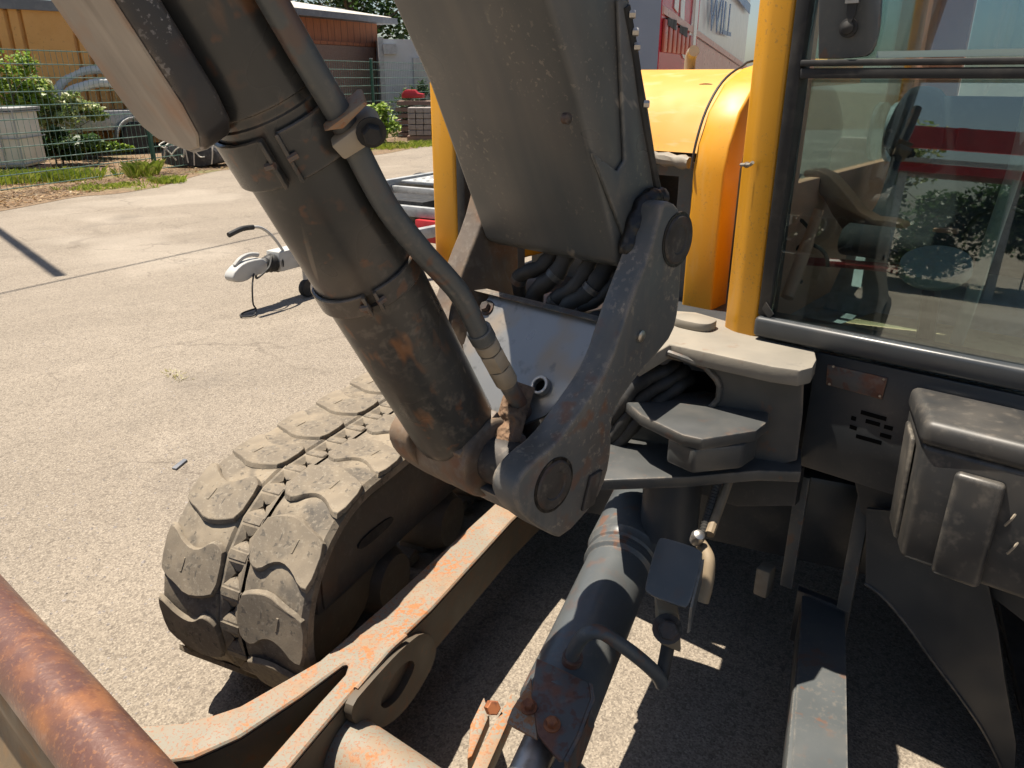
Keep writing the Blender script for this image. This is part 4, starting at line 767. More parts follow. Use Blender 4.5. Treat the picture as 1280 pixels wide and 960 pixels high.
def plant(name, label, cat, c, rad, n, size, leafmat, seed, stem=True, group=None, trunk=None, clumps=9):
    """c = centre of the crown"""
    rnd = random.Random(seed); c = Vector(c); t = thing(name, label, cat, (c.x, c.y, 0), group)
    m = MB(); leaves(m, c, rad, n, size, rnd, clumps); obj('crown' if trunk else 'foliage', m, leafmat, t, smooth=False)
    m = MB(); r0 = trunk or .02; top = c + Vector((0, 0, rad[2] * .4)); b = Vector((c.x, c.y, 0))
    m.tube([b, b.lerp(top, .4) + Vector((r0, 0, 0)), top], [r0, r0 * .7, r0 * .25], 8)
    for k in range(7):
        s = b.lerp(top, .35 + .08 * k); a = k * 2.4; e = s + Vector((math.cos(a) * rad[0] * .7, math.sin(a) * rad[1] * .7, rad[2] * .5)); m.tube([s, s.lerp(e, .5) + Vector((0, 0, .04)), e], [r0 * .45, r0 * .3, r0 * .1], 6)
    obj('trunk' if trunk else 'stems', m, 'bark', t); return t

# ---- fence of green double-wire panels
F0, F1 = onz(195, 216, 0), onz(470, 177, 0); fd = (F1 - F0).normalized(); fn = Vector((fd.y, -fd.x, 0))
fence = thing('mesh_fence', 'green double-wire mesh fence along the yard edge', 'fence', F0)
FH = 2.0; flen = (F1 - F0).length; ts = [-4.4, 0, flen * .5, flen, flen + 3.6, flen + 7.2]
for t in ts:
    p = F0 + fd * t; m = MB(); x = fd * .03; y = fn * .03
    m.prism([p - x - y, p + x - y, p + x + y, p - x + y], (0, 0, FH + .05)); po = obj('fence_post', m, 'green_paint', fence)
    m = MB(); p2 = p + Vector((0, 0, FH + .05)); m.prism([p2 - x*1.1 - y*1.1, p2 + x*1.1 - y*1.1, p2 + x*1.1 + y*1.1, p2 - x*1.1 + y*1.1], (0, 0, .02)); obj('post_cap', m, 'silver', po)
NWH = 11
for k in range(NWH):
    z = .06 + (FH - .08) * k / (NWH - 1)
    for a, b in zip(ts, ts[1:]):
        m = MB(); m.tube([F0 + fd * a - fn * .035 + ZUP * z, F0 + fd * b - fn * .035 + ZUP * z], .008, 5); obj('horizontal_wire', m, 'wire', fence)
m = MB(); t = ts[0] + .05
while t < ts[-1]:
    p = F0 + fd * t - fn * .046; m.tube([p + ZUP * .04, p + ZUP * FH], .0035, 4, False); t += .10
o = obj('vertical_wires', m, 'wire', fence); o['kind'] = 'stuff'

# ---- liquid tank in a wire cage
tkd = fd; tkn = -fn if fn.y < 0 else fn; c0 = onz(35, 222, 0) + tkn * .0
class TF: pass
def boxv(m, o, x, y, x0, x1, y0, y1, z0, z1):
    m.prism([o + x * x0 + y * y0, o + x * x1 + y * y0, o + x * x1 + y * y1, o + x * x0 + y * y1], (0, 0, z1 - z0)); 
    return m
def bx(o, x, y, x0, x1, y0, y1, z0, z1):
    m = MB(); oo = o + ZUP * z0; return boxv(m, oo, x, y, x0, x1, y0, y1, z0, z1)
tx = Vector((1, .12, 0)).normalized(); ty = Vector((-.12, 1, 0)).normalized()
tank = thing('liquid_tank', 'white caged plastic liquid tank standing behind the fence', 'tank', c0)
obj('bottle', bx(c0, tx, ty, -1.14, -.03, .03, .95, .16, 1.08), 'ibc', tank, bevel=.05, seg=3)
obj('pallet', bx(c0, tx, ty, -1.18, 0, 0, 1.0, 0, .14), 'darkwood', tank)
for k in range(5):
    m = MB(); p = c0 + tx * (-1.16 + k * .285); m.tube([p + ZUP * .14, p + ZUP * 1.12], .013, 6); obj('cage_bar', m, 'silver', tank)
for k in range(3):
    m = MB(); z = .22 + k * .42; m.tube([c0 - tx * 1.17 + ZUP * z, c0 + ZUP * z, c0 + ty * .98 + ZUP * z], .012, 6); obj('cage_bar', m, 'silver', tank)
m = MB(); m.box; obj('tank_lid', bx(c0, tx, ty, -1.17, .01, -.01, 1.0, 1.085, 1.125), 'silver', tank)

# ---- orange container behind the bushes
k0, k1 = Vector((-12.6, 15.6, 0)), Vector((-6.5, 21.4, 0)); kd = (k1 - k0).normalized(); kn2 = Vector((-kd.y, kd.x, 0)); klen = (k1 - k0).length
cont = thing('orange_container', 'orange ribbed steel container with grey roof edge', 'container', k0)
m = MB(); KH = 2.92
prof = []; x = 0
while x < klen:
    blank = 3.2 < x < 3.8
    if blank: x += .25; continue
    prof += [(x, 0), (x + .13, 0), (x + .15, .10), (x + .20, .10), (x + .22, 0)]; x += .25
front = [k0 + kd * a + kn2 * b for a, b in prof]; n = len(front)
m.add([p + ZUP * .15 for p in front] + [p + ZUP * KH for p in front], [[i, i+1, n+i+1, n+i] for i in range(n-1)]); obj('ribbed_wall', m, 'container', cont, smooth=False)
obj('body', bx(k0, kd, kn2, 0, klen, .08, 2.4, .15, KH - .02), 'container', cont)
obj('roof_edge', bx(k0, kd, kn2, -.1, klen + .1, -.10, 2.5, KH, KH + .20), 'roofing', cont)
# ---- flat grey trailer with wheel behind the fence
w0 = onz(170, 172, .34); td_ = Vector((.72, .69, 0)).normalized(); tn_ = Vector((-td_.y, td_.x, 0))
trl = thing('flat_trailer', 'old grey flatbed trailer behind the bushes', 'trailer', (w0.x, w0.y, 0))
obj('bed', bx(Vector((w0.x, w0.y, 0)), td_, tn_, -2.9, 1.6, -.02, 1.6, .52, .92), 'silver', trl, bevel=.01)
for k in range(3): obj('stake', bx(Vector((w0.x, w0.y, 0)), td_, tn_, -2.4 + k * 1.2, -2.3 + k * 1.2, -.06, -.02, .5, .95), 'silver', trl)
for s in (0, 1.5):
    c = Vector((w0.x, w0.y, .34)) - tn_ * .06 + tn_ * s
    m = MB(); m.lathe(c - tn_ * .09, tn_, [(0, .20), (0, .31), (.03, .34), (.15, .34), (.18, .31), (.18, .20)], 28); wh = obj('tyre', m, 'black', trl)
    m = MB(); m.lathe(c - tn_ * .07, tn_, [(0, .17), (0, .205), (.12, .205), (.12, .17)], 28); obj('rim', m, 'silver_paint', wh)
    for k in range(12):
        a = k * math.pi / 6; v = td_ * math.cos(a) + ZUP * math.sin(a); m = MB(); m.tube([c - tn_ * .075 + v * .03, c - tn_ * .07 + v * .18], .014, 5); obj('spoke', m, 'silver_paint', wh)
    m = MB(); m.lathe(c - tn_ * .085, tn_, [(0, .01), (0, .045), (.03, .05)], 12); obj('hub', m, 'silver_paint', wh)
m = MB(); c = Vector((w0.x, w0.y, .34)) - tn_ * .15; vs = []
for k in range(13):
    a = math.pi * k / 12; v = td_ * math.cos(a) + ZUP * math.sin(a); vs += [c + v * .42, c + v * .42 + tn_ * .22, c + v * .45 + tn_ * .22, c + v * .45]
m.add(vs, [[k*4+j, k*4+(j+1) % 4, k*4+4+(j+1) % 4, k*4+4+j] for k in range(12) for j in range(4)]); obj('mudguard', m, 'silver', trl)
# ---- corrugated hoses looped above the trailer
hl_lab = ('outermost loop of pale grey corrugated hose above the bushes', 'middle loop of pale grey corrugated hose above the bushes', 'inner low loop of pale grey corrugated hose above the bushes', 'flat trailing loop of grey corrugated hose behind the others')
for k, (u0, u1, vt, vb, d) in enumerate(((66, 190, 80, 128, 17.2), (72, 176, 88, 132, 16.9), (84, 175, 104, 130, 16.6), (52, 170, 96, 125, 17.5))):
    pts = [atd(u0, vb, d), atd(u0 + 2, vb - (vb - vt) * .55, d), atd(u0 + (u1 - u0) * .22, vt + 4, d + .2), atd(u0 + (u1 - u0) * .5, vt - 1, d + .4), atd(u0 + (u1 - u0) * .8, vt + 6, d + .7), atd(u1, vb, d + 1)]
    b = pts[0].copy(); b.z = .3
    pth = spline([b] + pts, 9); m = MB(); m.tube(pth, [.095 * (1.06 if j % 2 else .95) for j in range(len(pth))], 10)
    tag(obj('corrugated_hose', m, 'hosepipe', None, base=(b.x, b.y, 0)), hl_lab[k], 'hose', 'corrugated hoses above the bushes')
# ---- roped bundle beside the fence post
b0 = onz(238, 210, 0); bu = thing('roped_bundle', 'dark bundle tied up with white rope near the fence post', 'bundle', b0)
m = MB(); m.prism(chaikin([b0 + Vector((x, 0, z)) for x, z in ((-.50, .02), (.50, .02), (.56, .28), (.40, .42), (0, .44), (-.42, .40), (-.54, .25))], 1), Vector((.1, .7, 0))); obj('wrapped_body', m, 'tarp', bu, bevel=.03)
rnd = random.Random(5)
for k in range(9):
    m = MB(); x0 = -.45 + k * .11; x1 = x0 + rnd.uniform(-.3, .3)
    m.tube(spline([b0 + Vector((x0, -.04, .05 + .2 * rnd.random())), b0 + Vector(((x0 + x1) / 2, -.05, .25 + rnd.uniform(-.05, .1))), b0 + Vector((x1, -.02, .42)), b0 + Vector((x1, .3, .47))], 4), .014, 6); obj('rope', m, 'rope', bu)

# ---- bushes along the fence
bl = [('leafy bush climbing the fence above the white tank', (22, 150), 14.4, (1.0, .6, .85), 1.35, 'leaf'),
      ('pale blossoming bush left of the hose loops', (70, 160), 15.0, (.75, .5, .62), 1.0, 'leaf_pale'),
      ('low pale green bush below the hose loops', (100, 158), 16.0, (.70, .5, .24), 1.02, 'leaf_pale'),
      ('dark green undergrowth beside the white tank', (66, 185), 14.6, (.8, .5, .36), .42, 'leaf_dark'),
      ('small leafy shrub under the grey trailer', (118, 180), 16.2, (.8, .4, .24), .28, 'leaf')]
for k, (lab, (u, v), d, rad, zc, lm) in enumerate(bl):
    p = atd(u, v, d); plant('bush', lab, 'bush', (p.x, p.y, zc), rad, 1500, .12, lm, 11 + k, group='bushes along the fence')
p = onz(482, 182, 0); plant('bush', 'small bright green bush beside the stacked pallets', 'bush', (p.x, p.y - .3, .62), (.42, .4, .62), 1100, .11, 'leaf', 31, group='bushes along the fence')
p = onz(478, 168, 0); plant('bush', 'dark climbing bush behind the far fence post', 'bush', (p.x + .6, p.y + 1.8, .9), (.7, .5, .9), 900, .14, 'leaf_dark', 32, group='bushes along the fence')

# ---- grass along the verge (too many blades to count)
m = MB(); rnd = random.Random(9)
def tufts(us, n, sp, h):
    for k in range(n):
        (u0, v0), (u1, v1) = us; t = rnd.random(); p = onz(u0 + (u1-u0)*t, v0 + (v1-v0)*t, 0) + Vector((rnd.gauss(0, sp), rnd.gauss(0, sp), 0))
        for j in range(16):
            a = rnd.uniform(0, 6.28); l = h * rnd.uniform(.3, 1.3); dv = Vector((math.cos(a), math.sin(a), 0)); w = dv.cross(ZUP) * .007; q = p + dv * .07 * rnd.random()
            m.add([q - w, q + w, q + dv * l * .35 + ZUP * l * .8 + w * .6, q + dv * l * .8 + ZUP * l], [[0, 1, 2, 3]])
tufts(((14, 228), (100, 224)), 170, .26, .15); tufts(((100, 238), (170, 232)), 50, .18, .06); tufts(((196, 230), (226, 227)), 34, .10, .09); tufts(((440, 188), (560, 180)), 170, .25, .10); tufts(((172, 224), (190, 218)), 14, .1, .22)
ml = MB()
for k in range(5200):
    u, v = rnd.uniform(-20, 290), rnd.uniform(196, 262)
    if v > 262 - u * .178: continue
    p = onz(u, v, 0); a = rnd.uniform(0, 6.28); dv = Vector((math.cos(a), math.sin(a), rnd.uniform(-.2, .5))); sv = dv.cross(ZUP).normalized() * rnd.uniform(.012, .03); l = rnd.uniform(.03, .07); p.z = .012 + rnd.random() * .02
    ml.add([p - dv * l * .5, p - sv, p + dv * l * .5, p + sv], [[0, 1, 2, 3]])
o = obj('leaf_litter', ml, 'litter', None, smooth=False); tag(o, 'brown dry leaf litter on the soil under the fence', 'leaf litter', kind='stuff')
o = obj('verge_grass', m, 'grass', None, smooth=False); tag(o, 'yellow-green grass tufts along the edge of the yard', 'grass', kind='stuff')
m = MB()
for (u, v) in ((222, 470), (215, 466), (228, 474)):
    p = onz(u, v, 0)
    for j in range(26):
        a = rnd.uniform(0, 6.28); l = rnd.uniform(.010, .028); dv = Vector((math.cos(a), math.sin(a), 0)); q = p + dv * rnd.random() * .06; w = dv.cross(ZUP) * .003
        m.add([q - w, q + w, q + dv * l + ZUP * l * .5], [[0, 1, 2]])
M['weed'] = leaf_mat('dry_weed', (.26, .24, .08), (.34, .30, .12), (.40, .34, .18))
o = obj('crack_weed', m, 'weed', None, smooth=False); tag(o, 'sparse yellowish weed growing out of a crack in the asphalt', 'weed', kind='stuff')
mg = MB()
for k in range(1300):
    u, v = rnd.uniform(-10, 620), 290 + 680 * rnd.random() ** .8
    p = onz(u, v, 0); s = rnd.uniform(.0025, .0065) * (1.4 if rnd.random() < .06 else 1); h = s * rnd.uniform(.5, .9)
    if -.5 < U.loc(p)[1] < .45 and U.loc(p)[0] < .6: continue
    a0 = rnd.uniform(0, 6.28); ring = [p + Vector((math.cos(a0 + j * 1.257) * s * rnd.uniform(.7, 1.2), math.sin(a0 + j * 1.257) * s * rnd.uniform(.7, 1.2), 0)) for j in range(5)]
    mg.add(ring + [p + Vector((rnd.uniform(-.3, .3) * s, rnd.uniform(-.3, .3) * s, h))], [[j, (j + 1) % 5, 5] for j in range(5)])
o = obj('loose_grit', mg, 'stone', None, smooth=False); tag(o, 'loose grit scattered over the asphalt', 'grit', kind='stuff')
# litter on the ground
m = MB(); p = onz(225, 582, 0); dv = (onz(236, 574, 0) - onz(216, 590, 0)).normalized(); sv = Vector((-dv.y, dv.x, 0))
m.prism([p - dv * .045 - sv * .012, p + dv * .045 - sv * .010, p + dv * .05 + sv * .012, p - dv * .04 + sv * .014], (0, 0, .010)); tag(obj('rubber_scrap', m, 'roofing', None, bevel=.003, base=p), 'small flat grey scrap lying on the asphalt beside the track', 'scrap')

# ---- timber shed and white garage
s0, s1 = atd(318, 150, 22.0), atd(478, 150, 27.0); s0.z = s1.z = 0; sd_ = (s1 - s0).normalized(); sn_ = Vector((-sd_.y, sd_.x, 0)); sl = (s1 - s0).length
shed = thing('timber_shed', 'red-brown timber shed with flat grey-edged roof', 'shed', s0)
obj('wall', bx(s0, sd_, sn_, 0, sl, 0, 5, 0, 3.28), 'timber', shed)
obj('sliding_door', bx(s0, sd_, sn_, sl * .42, sl * .95, -.08, -.01, .1, 2.55), 'darkwood', shed)
obj('door_rail', bx(s0, sd_, sn_, sl * .40, sl * .98, -.1, -.02, 2.56, 2.66), 'timber', shed)
obj('small_door', bx(s0, sd_, sn_, sl * .05, sl * .30, -.07, -.01, .1, 2.6), 'timber', shed)
rf = obj('roof', bx(s0, sd_, sn_, -.4, sl + .5, -.5, 5.4, 3.28, 3.46), 'roofing', shed)
m = MB(); m.prism([s0 + sd_ * -.3 + sn_ * y + ZUP * z for y, z in ((-.35, 3.465), (5.3, 3.465), (5.3, 4.35), (-.3, 3.50))], sd_ * (sl + .7)); obj('roof_cover', m, 'pale_roof', rf)
m = MB(); c = s0 + sd_ * sl * .45 + sn_ * 2.5; m.lathe(c + ZUP * 3.5, ZUP, [(0, .09), (1.6, .09)], 16); obj('flue_pipe', m, 'silver', rf)
m = MB(); a = s0 + sd_ * sl * .55 + sn_ * 4; m.prism([a + ZUP * 3.52, a + sd_ * 6 + ZUP * 3.52, a + sd_ * 6 + ZUP * 4.1, a + sd_ * 2.4 + ZUP * 4.15], sn_ * 6); obj('rear_gable', m, 'pale_roof', shed)
g0 = atd(482, 150, 25.5); g0.z = 0; gd_ = Vector((.96, .28, 0)).normalized(); gn_ = Vector((-gd_.y, gd_.x, 0))
gar = thing('white_garage', 'white garage with pale up-and-over door beyond the fence', 'garage', g0)
obj('wall', bx(g0, gd_, gn_, 0, 5, 0, 5, 0, 2.75), 'white_wall', gar)
obj('garage_door', bx(g0, gd_, gn_, 1.0, 3.6, -.06, -.01, .05, 2.2), 'silver_paint', gar)
obj('door_handle', bx(g0, gd_, gn_, 1.5, 1.75, -.14, -.06, .95, 1.1), 'silver', gar)
obj('lamp_box', bx(g0, gd_, gn_, .05, .45, -.14, -.01, 2.3, 2.6), 'silver', gar)
obj('corner_post', bx(g0, gd_, gn_, -.1, .06, -.03, .12, 0, 2.8), 'silver', gar)

# ---- stacked blocks and boards beside the small bush
p0 = onz(532, 176, 0)
st = thing('block_stack', 'wrapped stack of grey paving blocks by the garage', 'stack', p0)
m = MB(); rnd = random.Random(4)
for r in range(5):
    for c in range(5):
        for dpt in range(2):
            x = -.45 + c * .21; q = p0 + Vector((x + rnd.uniform(-.008, .008), dpt * .3, .14 + r * .145)); m.prism([q, q + Vector((.195, 0, 0)), q + Vector((.195, .28, 0)), q + Vector((0, .28, 0))], (0, 0, .13))
o = obj('paving_blocks', m, 'stone', st, bevel=.008, seg=1); o['kind'] = 'stuff'
m = MB(); m.prism([p0 + Vector((-.5, 0, 0)), p0 + Vector((.65, 0, 0)), p0 + Vector((.65, .6, 0)), p0 + Vector((-.5, .6, 0))], (0, 0, .12)); obj('pallet', m, 'darkwood', st)
p1 = onz(510, 172, 0)
sb_ = thing('board_stack', 'stack of dark boards on pallets with a red crate on top', 'stack', p1)
for k in range(6): obj('board', bx(p1 + Vector((-.32 + .05 * (k % 2), 0, 0)), Vector((1, 0, 0)), Vector((0, 1, 0)), 0, 1.05, 0, .7, .02 + k * .17, .13 + k * .17), 'darkwood', sb_)
m = MB(); q = p1 + Vector((-.15, .1, 1.06)); m.prism([q, q + Vector((.62, 0, 0)), q + Vector((.62, 0, .11)), q + Vector((.46, 0, .13)), q + Vector((.38, 0, .22)), q + Vector((.12, 0, .22)), q + Vector((.02, 0, .12))], (0, .5, 0))
tag(obj('red_crate', m, 'red_paint', None, bevel=.02, base=q), 'small red crate lying on top of the board stack', 'crate')

# ---- far trees
for k, (x, y, zc, rad, lm, lab) in enumerate(((-15, 40, 6.2, (4.5, 4, 4.2), 'leaf', 'bright green tree behind the shed roof, left of the flue'), (-8.5, 44, 6.5, (4.5, 4, 4.6), 'leaf_dark', 'dark green tree behind the shed roof, right of the flue'), (-27, 33, 5.5, (5, 4, 4), 'leaf_dark', 'dark tree rising behind the orange container'), (-36, 30, 5.0, (5, 4, 4), 'leaf_dark', 'dark tree at the far left behind the container'))):
    plant('tree', lab, 'tree', (x, y, zc), rad, 4200, .34, lm, 50 + k, trunk=.25, clumps=22, group='trees behind the buildings')

# ---- silver car trailer with its coupling
tr = thing('car_trailer', 'silver car trailer with drawbar and coupling parked on the asphalt', 'trailer', T.w(-1.5, 0, 0))
m = MB(); m.box(T, -1.7, -.34, -.07, .07, .235, .385); db = obj('drawbar', m, 'silver_paint', tr, bevel=.008)
m = MB(); m.tube(spline([T.w(-.37, 0, .30), T.w(-.33, 0, .30), T.w(-.22, 0, .295)], 6), [.08, .062, .08, .062, .076, .06, .072, .058, .068, .055, .06, .05, .05], 12); obj('rubber_gaiter', m, 'black', db)
m = MB(); m.prism(chaikin([T.w(a, -.05, z) for a, z in ((.08, .24), (.09, .295), (.01, .35), (-.08, .37), (-.24, .36), (-.24, .25), (-.1, .25), (-.02, .225))], 1), T.L * .10); cpl = obj('coupling_head', m, 'silver_paint', tr, bevel=.012, seg=3)
m = MB(); m.tube(spline([T.w(.02, 0, .345), T.w(-.04, 0, .385), T.w(-.12, 0, .40), T.w(-.20, 0, .385)], 5), .017, 8); obj('coupling_lever', m, 'silver_paint', cpl)
m = MB(); m.tube(spline([T.w(-.42, .05, .35), T.w(-.32, .05, .50), T.w(-.22, .04, .585), T.w(-.10, .03, .60)], 5), .011, 8); hb = obj('handbrake', m, 'silver_paint', tr)
m = MB(); m.tube(spline([T.w(-.16, .033, .597), T.w(-.06, .03, .60), T.w(.06, .03, .575)], 4), .019, 10); obj('grip', m, 'black', hb)
m = MB(); m.tube(spline([T.w(-.10, .05, .27), T.w(-.03, .10, .20), T.w(.0, .12, .08), T.w(-.02, .12, .03), T.w(.06, .18, .012), T.w(.12, .12, .012), T.w(.05, .06, .012), T.w(-.04, .10, .03)], 6), .006, 6); obj('breakaway_cable', m, 'black', tr)
m = MB(); m.tube(spline([T.w(-.3, .03, .36), T.w(-.20, .10, .30), T.w(-.10, .08, .24), T.w(-.18, .0, .25), T.w(-.3, .05, .30)], 5), .008, 6); obj('electric_cable', m, 'hose', tr)
m = MB(); m.lathe(T.w(-.55, .10, .04), ZUP, [(0, .02), (.5, .02), (.52, .03)], 12); obj('jockey_tube', m, 'silver', tr)
m = MB(); m.lathe(T.w(-.55, .08, .07), T.L, [(0, .03), (0, .065), (.01, .07), (.04, .07), (.05, .065), (.05, .03)], 20); obj('jockey_wheel', m, 'black', tr)
ZD = .56
for s in (-1, 1):
    m = MB(); m.prism([T.w(-.6, s * .04, .26), T.w(-.6, s * .09, .26), T.w(-1.9, s * .72, .36), T.w(-1.9, s * .64, .36)], (0, 0, .09)); obj('a_frame_beam', m, 'silver', tr, bevel=.004)
    m = MB(); m.box(T, -5.6, -1.75, s * .86 - .035, s * .86 + .035, ZD - .12, ZD + .05); obj('side_rail', m, 'silver', tr, bevel=.006)
for a in (-1.75, -2.25, -2.75, -3.6, -4.6, -5.5):
    m = MB(); m.box(T, a - .06, a, -.82, .82, ZD - .10, ZD - .01); obj('cross_member', m, 'silver', tr, bevel=.006)
for l0 in (-.80, .28):
    m = MB(); m.box(T, -5.5, -2.9, l0, l0 + .52, ZD, ZD + .03); dk = obj('wheel_plate', m, 'silver', tr, bevel=.004)
    DM = D.meshes.get('dimple')
    if not DM:
        mm = MB(); mm.lathe((0, 0, 0), ZUP, [(0, .045), (.008, .034), (.008, .002)], 12); DM = mm.mesh('dimple'); DM.materials.append(M['silver'])
    for i in range(17):
        for j in range(3): piece('dimple', DM, dk, Matrix.Translation(T.w(-2.98 - i * .15, l0 + .09 + j * .17, ZD + .0305)))
m = MB(); m.box(T, -1.76, -1.70, .30, .84, ZD - .30, ZD - .11); obj('red_reflector', m, 'red_paint', tr, bevel=.006)
m = MB(); m.box(T, -2.2, -1.82, -.3, .3, ZD - .09, ZD + .02); obj('tool_tray', m, 'black', tr)
for s in (-1, 1):
    for a in (-3.5, -4.25):
        c = T.w(a, s * .98, .30); m = MB(); m.lathe(c - T.L * .09, T.L, [(0, .15), (0, .27), (.03, .30), (.15, .30), (.18, .27), (.18, .15)], 24); wh = obj('tyre', m, 'black', tr)
        m = MB(); m.lathe(c - T.L * .08, T.L, [(0, .02), (0, .15), (.16, .15), (.16, .02)], 20); obj('rim', m, 'silver_paint', wh)

# ---- lorry body behind the hood
M['lorry_grey'] = surf('lorry_blue_grey', (.22, .25, .31), [((.28, .30, .36), 1.2, .4, .7, .6)], (.15, .25))
M['lorry_red'] = surf('lorry_red', (.50, .025, .045), [((.42, .02, .04), 2, .4, .7, .6)], (.15, .25))
M['lorry_orange'] = surf('lorry_rib', (.50, .10, .05), [((.38, .06, .04), 5, .4, .7, .6)], (.25, .4))
M['lorry_white'] = surf('lorry_white', (.70, .66, .62), [((.62, .56, .52), 2, .4, .7, .5)], (.15, .25))
M['lorry_pink'] = surf('lorry_pink', (.55, .30, .25), [((.48, .24, .2), 3, .4, .7, .5)], (.25, .4))
M['lorry_blue'] = surf('lorry_blue', (.03, .07, .25), [], (.2, .3))
q0 = atd(823, 60, 8.0); q0.z = 0; ld = Vector((.40, .917, 0)).normalized(); ln = Vector((ld.y, -ld.x, 0)); le = Vector((-.985, .17, 0)).normalized()
if ln.y > 0: ln = -ln
lor = thing('box_lorry', 'parked box lorry with red and white lettered side', 'lorry', q0)
obj('body', bx(q0, ld, -ln, .05, 6.5, .03, 2.4, .7, 3.7), 'lorry_white', lor)
obj('rear_door', bx(q0, le, Vector((-le.y, le.x, 0)) * (1 if -le.y < 0 else 1), 0, 2.4, -.05, .0, .7, 3.7), 'lorry_grey', lor)
def lp(a, z, o=.0): return q0 + ld * a + ln * o + ZUP * z
def slope(a): return 2.24 - .075 * a
m = MB(); m.prism([lp(0, .7), lp(1.95, .7), lp(1.95, 3.7), lp(0, 3.7)], ln * .012); obj('red_panel', m, 'lorry_red', lor)
m = MB(); m.prism([lp(0, slope(0) - .03, .013), lp(6.5, slope(6.5) - .03, .013), lp(6.5, slope(6.5) + .04, .013), lp(0, slope(0) + .04, .013)], ln * .02); obj('pale_band', m, 'lorry_pink', lor)
for k in range(7):
    a = .06 + k * .22; m = MB(); m.prism([lp(a, 1.85, .013), lp(a + .15, 1.85, .013), lp(a + .15, slope(a) - .07, .013), lp(a, slope(a) - .07, .013)], ln * .03); obj('rib', m, 'lorry_orange', lor, bevel=.01)
m = MB(); m.prism([lp(1.96, .7), lp(6.5, .7), lp(6.5, slope(6.5) - .04), lp(1.96, slope(2) - .04)], ln * .012); obj('lower_panel', m, 'lorry_pink', lor)
for a0 in (.15, .75): 
    m = MB(); m.prism([lp(a0, slope(a0) - .12, .014), lp(a0 + .42, slope(a0 + .4) - .12, .014), lp(a0 + .42, slope(a0) - .05, .014), lp(a0, slope(a0) - .05, .014)], ln * .034); obj('vent', m, 'black', lor)
m = MB(); c = lp(1.25, 2.42, .014); m.ring(ellipse(c, ld * .44, ZUP * .62, 32), ellipse(c, ld * .24, ZUP * .42, 32), ln * .012); obj('ring_letter', m, 'lorry_white', lor)
m = MB(); m.prism([lp(.50, 2.30, .014), lp(.70, 2.26, .014), lp(.80, 3.2, .014), lp(.62, 3.2, .014)], ln * .012); obj('stroke_letter', m, 'lorry_white', lor)
m = MB(); m.prism([lp(1.58, 1.70, .014), lp(1.70, 1.70, .014), lp(1.72, 2.5, .014), lp(1.52, 2.5, .014)], ln * .03); obj('stroke_letter', m, 'lorry_white', lor)
m = MB(); m.prism([lp(2.3, 2.92, .013), lp(6.2, 2.60, .013), lp(6.2, 2.74, .013), lp(2.3, 3.06, .013)], ln * .012); obj('blue_band', m, 'lorry_blue', lor)
cu = D.curves.new('lettering', 'FONT'); cu.body = 'WILL'; cu.size = .62; cu.extrude = .004; cu.align_x = 'LEFT'
to = D.objects.new('t', cu); COL.objects.link(to); dg = bpy.context.evaluated_depsgraph_get(); me = D.meshes.new_from_object(to.evaluated_get(dg)); D.objects.remove(to)
me.name = 'lettering'; me.materials.clear(); me.materials.append(M['lorry_blue'])
o = piece('lettering', me, lor, frame_mtx(lp(2.55, 2.18, .022), ld * 1.35, ZUP * 1.0 - ld * .0, ln)); o['label'] = 'blue capital letters on the white side'
for a in (1.2, 5.2):
    m = MB(); m.lathe(lp(a, .45, -.02) - ln * .3, ln, [(0, .2), (0, .42), (.04, .45), (.26, .45), (.3, .42), (.3, .2)], 24); obj('wheel', m, 'black', lor)
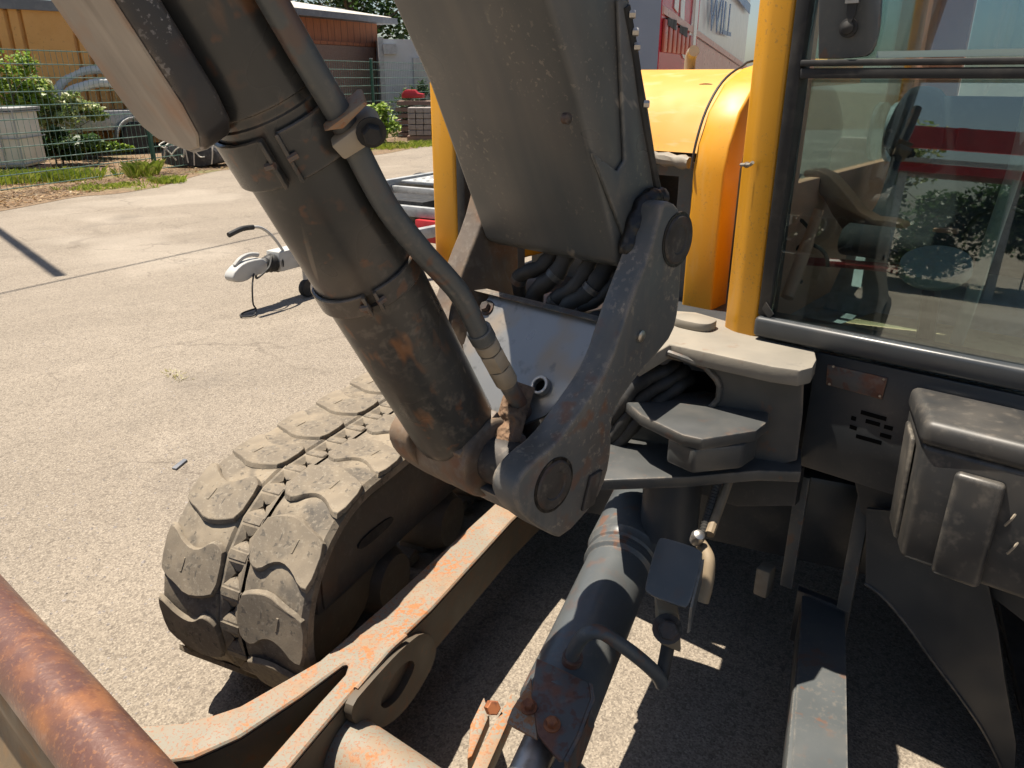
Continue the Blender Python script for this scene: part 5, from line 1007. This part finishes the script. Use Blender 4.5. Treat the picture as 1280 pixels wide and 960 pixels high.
# ---- things behind the photographer that show in the cab glass
for k, (x, y) in enumerate(((-9, -3.2), (-9.5, -5.4), (-9.2, -7.6), (-8.4, -9.6), (-9.8, -1.0))):
    plant('hedge_bush', ('middle hedge bush mirrored in the cab glass', 'second hedge bush from the red tipper, mirrored in the glass', 'hedge bush nearest the red tipper rear, mirrored in the glass', 'last hedge bush on the right of the mirrored row', 'first hedge bush on the left of the mirrored row')[k], 'bush', (x - 4, y - 2, 1.35), (2.0, 1.6, 1.25), 4200, .15, 'leaf_dark', 80 + k, group='hedge mirrored in the cab glass')
rt = thing('red_tipper_body', 'red tipper body parked behind the photographer, mirrored in the cab glass', 'tipper body', (-13, -9, 0))
rx = Vector((.55, -.83, 0)).normalized(); ry = Vector((-.83, -.55, 0)).normalized(); r0 = Vector((-13.5, -3.5, 0))
obj('side_wall', bx(r0, rx, ry, 0, 7, 0, .15, 2.62, 3.0), 'red_paint', rt)
obj('top_rail', bx(r0, rx, ry, -.05, 7.05, -.06, 0, 2.36, 2.44), 'silver_paint', rt)
for k in range(6): obj('stiffener', bx(r0, rx, ry, .3 + k * 1.2, .45 + k * 1.2, -.09, 0, 2.62, 3.0), 'red_paint', rt)
obj('floor', bx(r0, rx, ry, 0, 7, .1, 2.3, 2.2, 2.36), 'red_paint', rt)
for k in range(4): obj('support_leg', bx(r0, rx, ry, .5 + k * 1.9, .65 + k * 1.9, .3, .45, 0, 2.2), 'silver', rt)
plant('tree', 'broad tree behind the photographer, mirrored in the cab glass', 'tree', (-27, -17, 3.6), (3.2, 3.2, 1.9), 4200, .22, 'leaf_pale', 95, trunk=.3, clumps=18)
# ---- overhead span wires whose shadow crosses the yard
WZ = 6.0; sh_ = Vector((-SUN_AZ.x, -SUN_AZ.y, 0)) / math.tan(SUN_EL) * WZ
def up(u, v): p = onz(u, v, 0) - sh_; return Vector((p.x, p.y, WZ))
ow = thing('overhead_wires', 'overhead span wires above the yard, casting the line shadows', 'wires', (-4, 9, 0))
a, b = up(0, 367), up(345, 292); d_ = (b - a).normalized(); m = MB(); m.tube([a - d_ * 30, b + d_ * 40], .016, 6); obj('span_wire', m, 'hose', ow)
a, b = up(75, 345), up(0, 290); d_ = (b - a).normalized(); m = MB(); m.tube([a, b, b + d_ * 40], .055, 8); obj('cable_bundle', m, 'hose', ow)
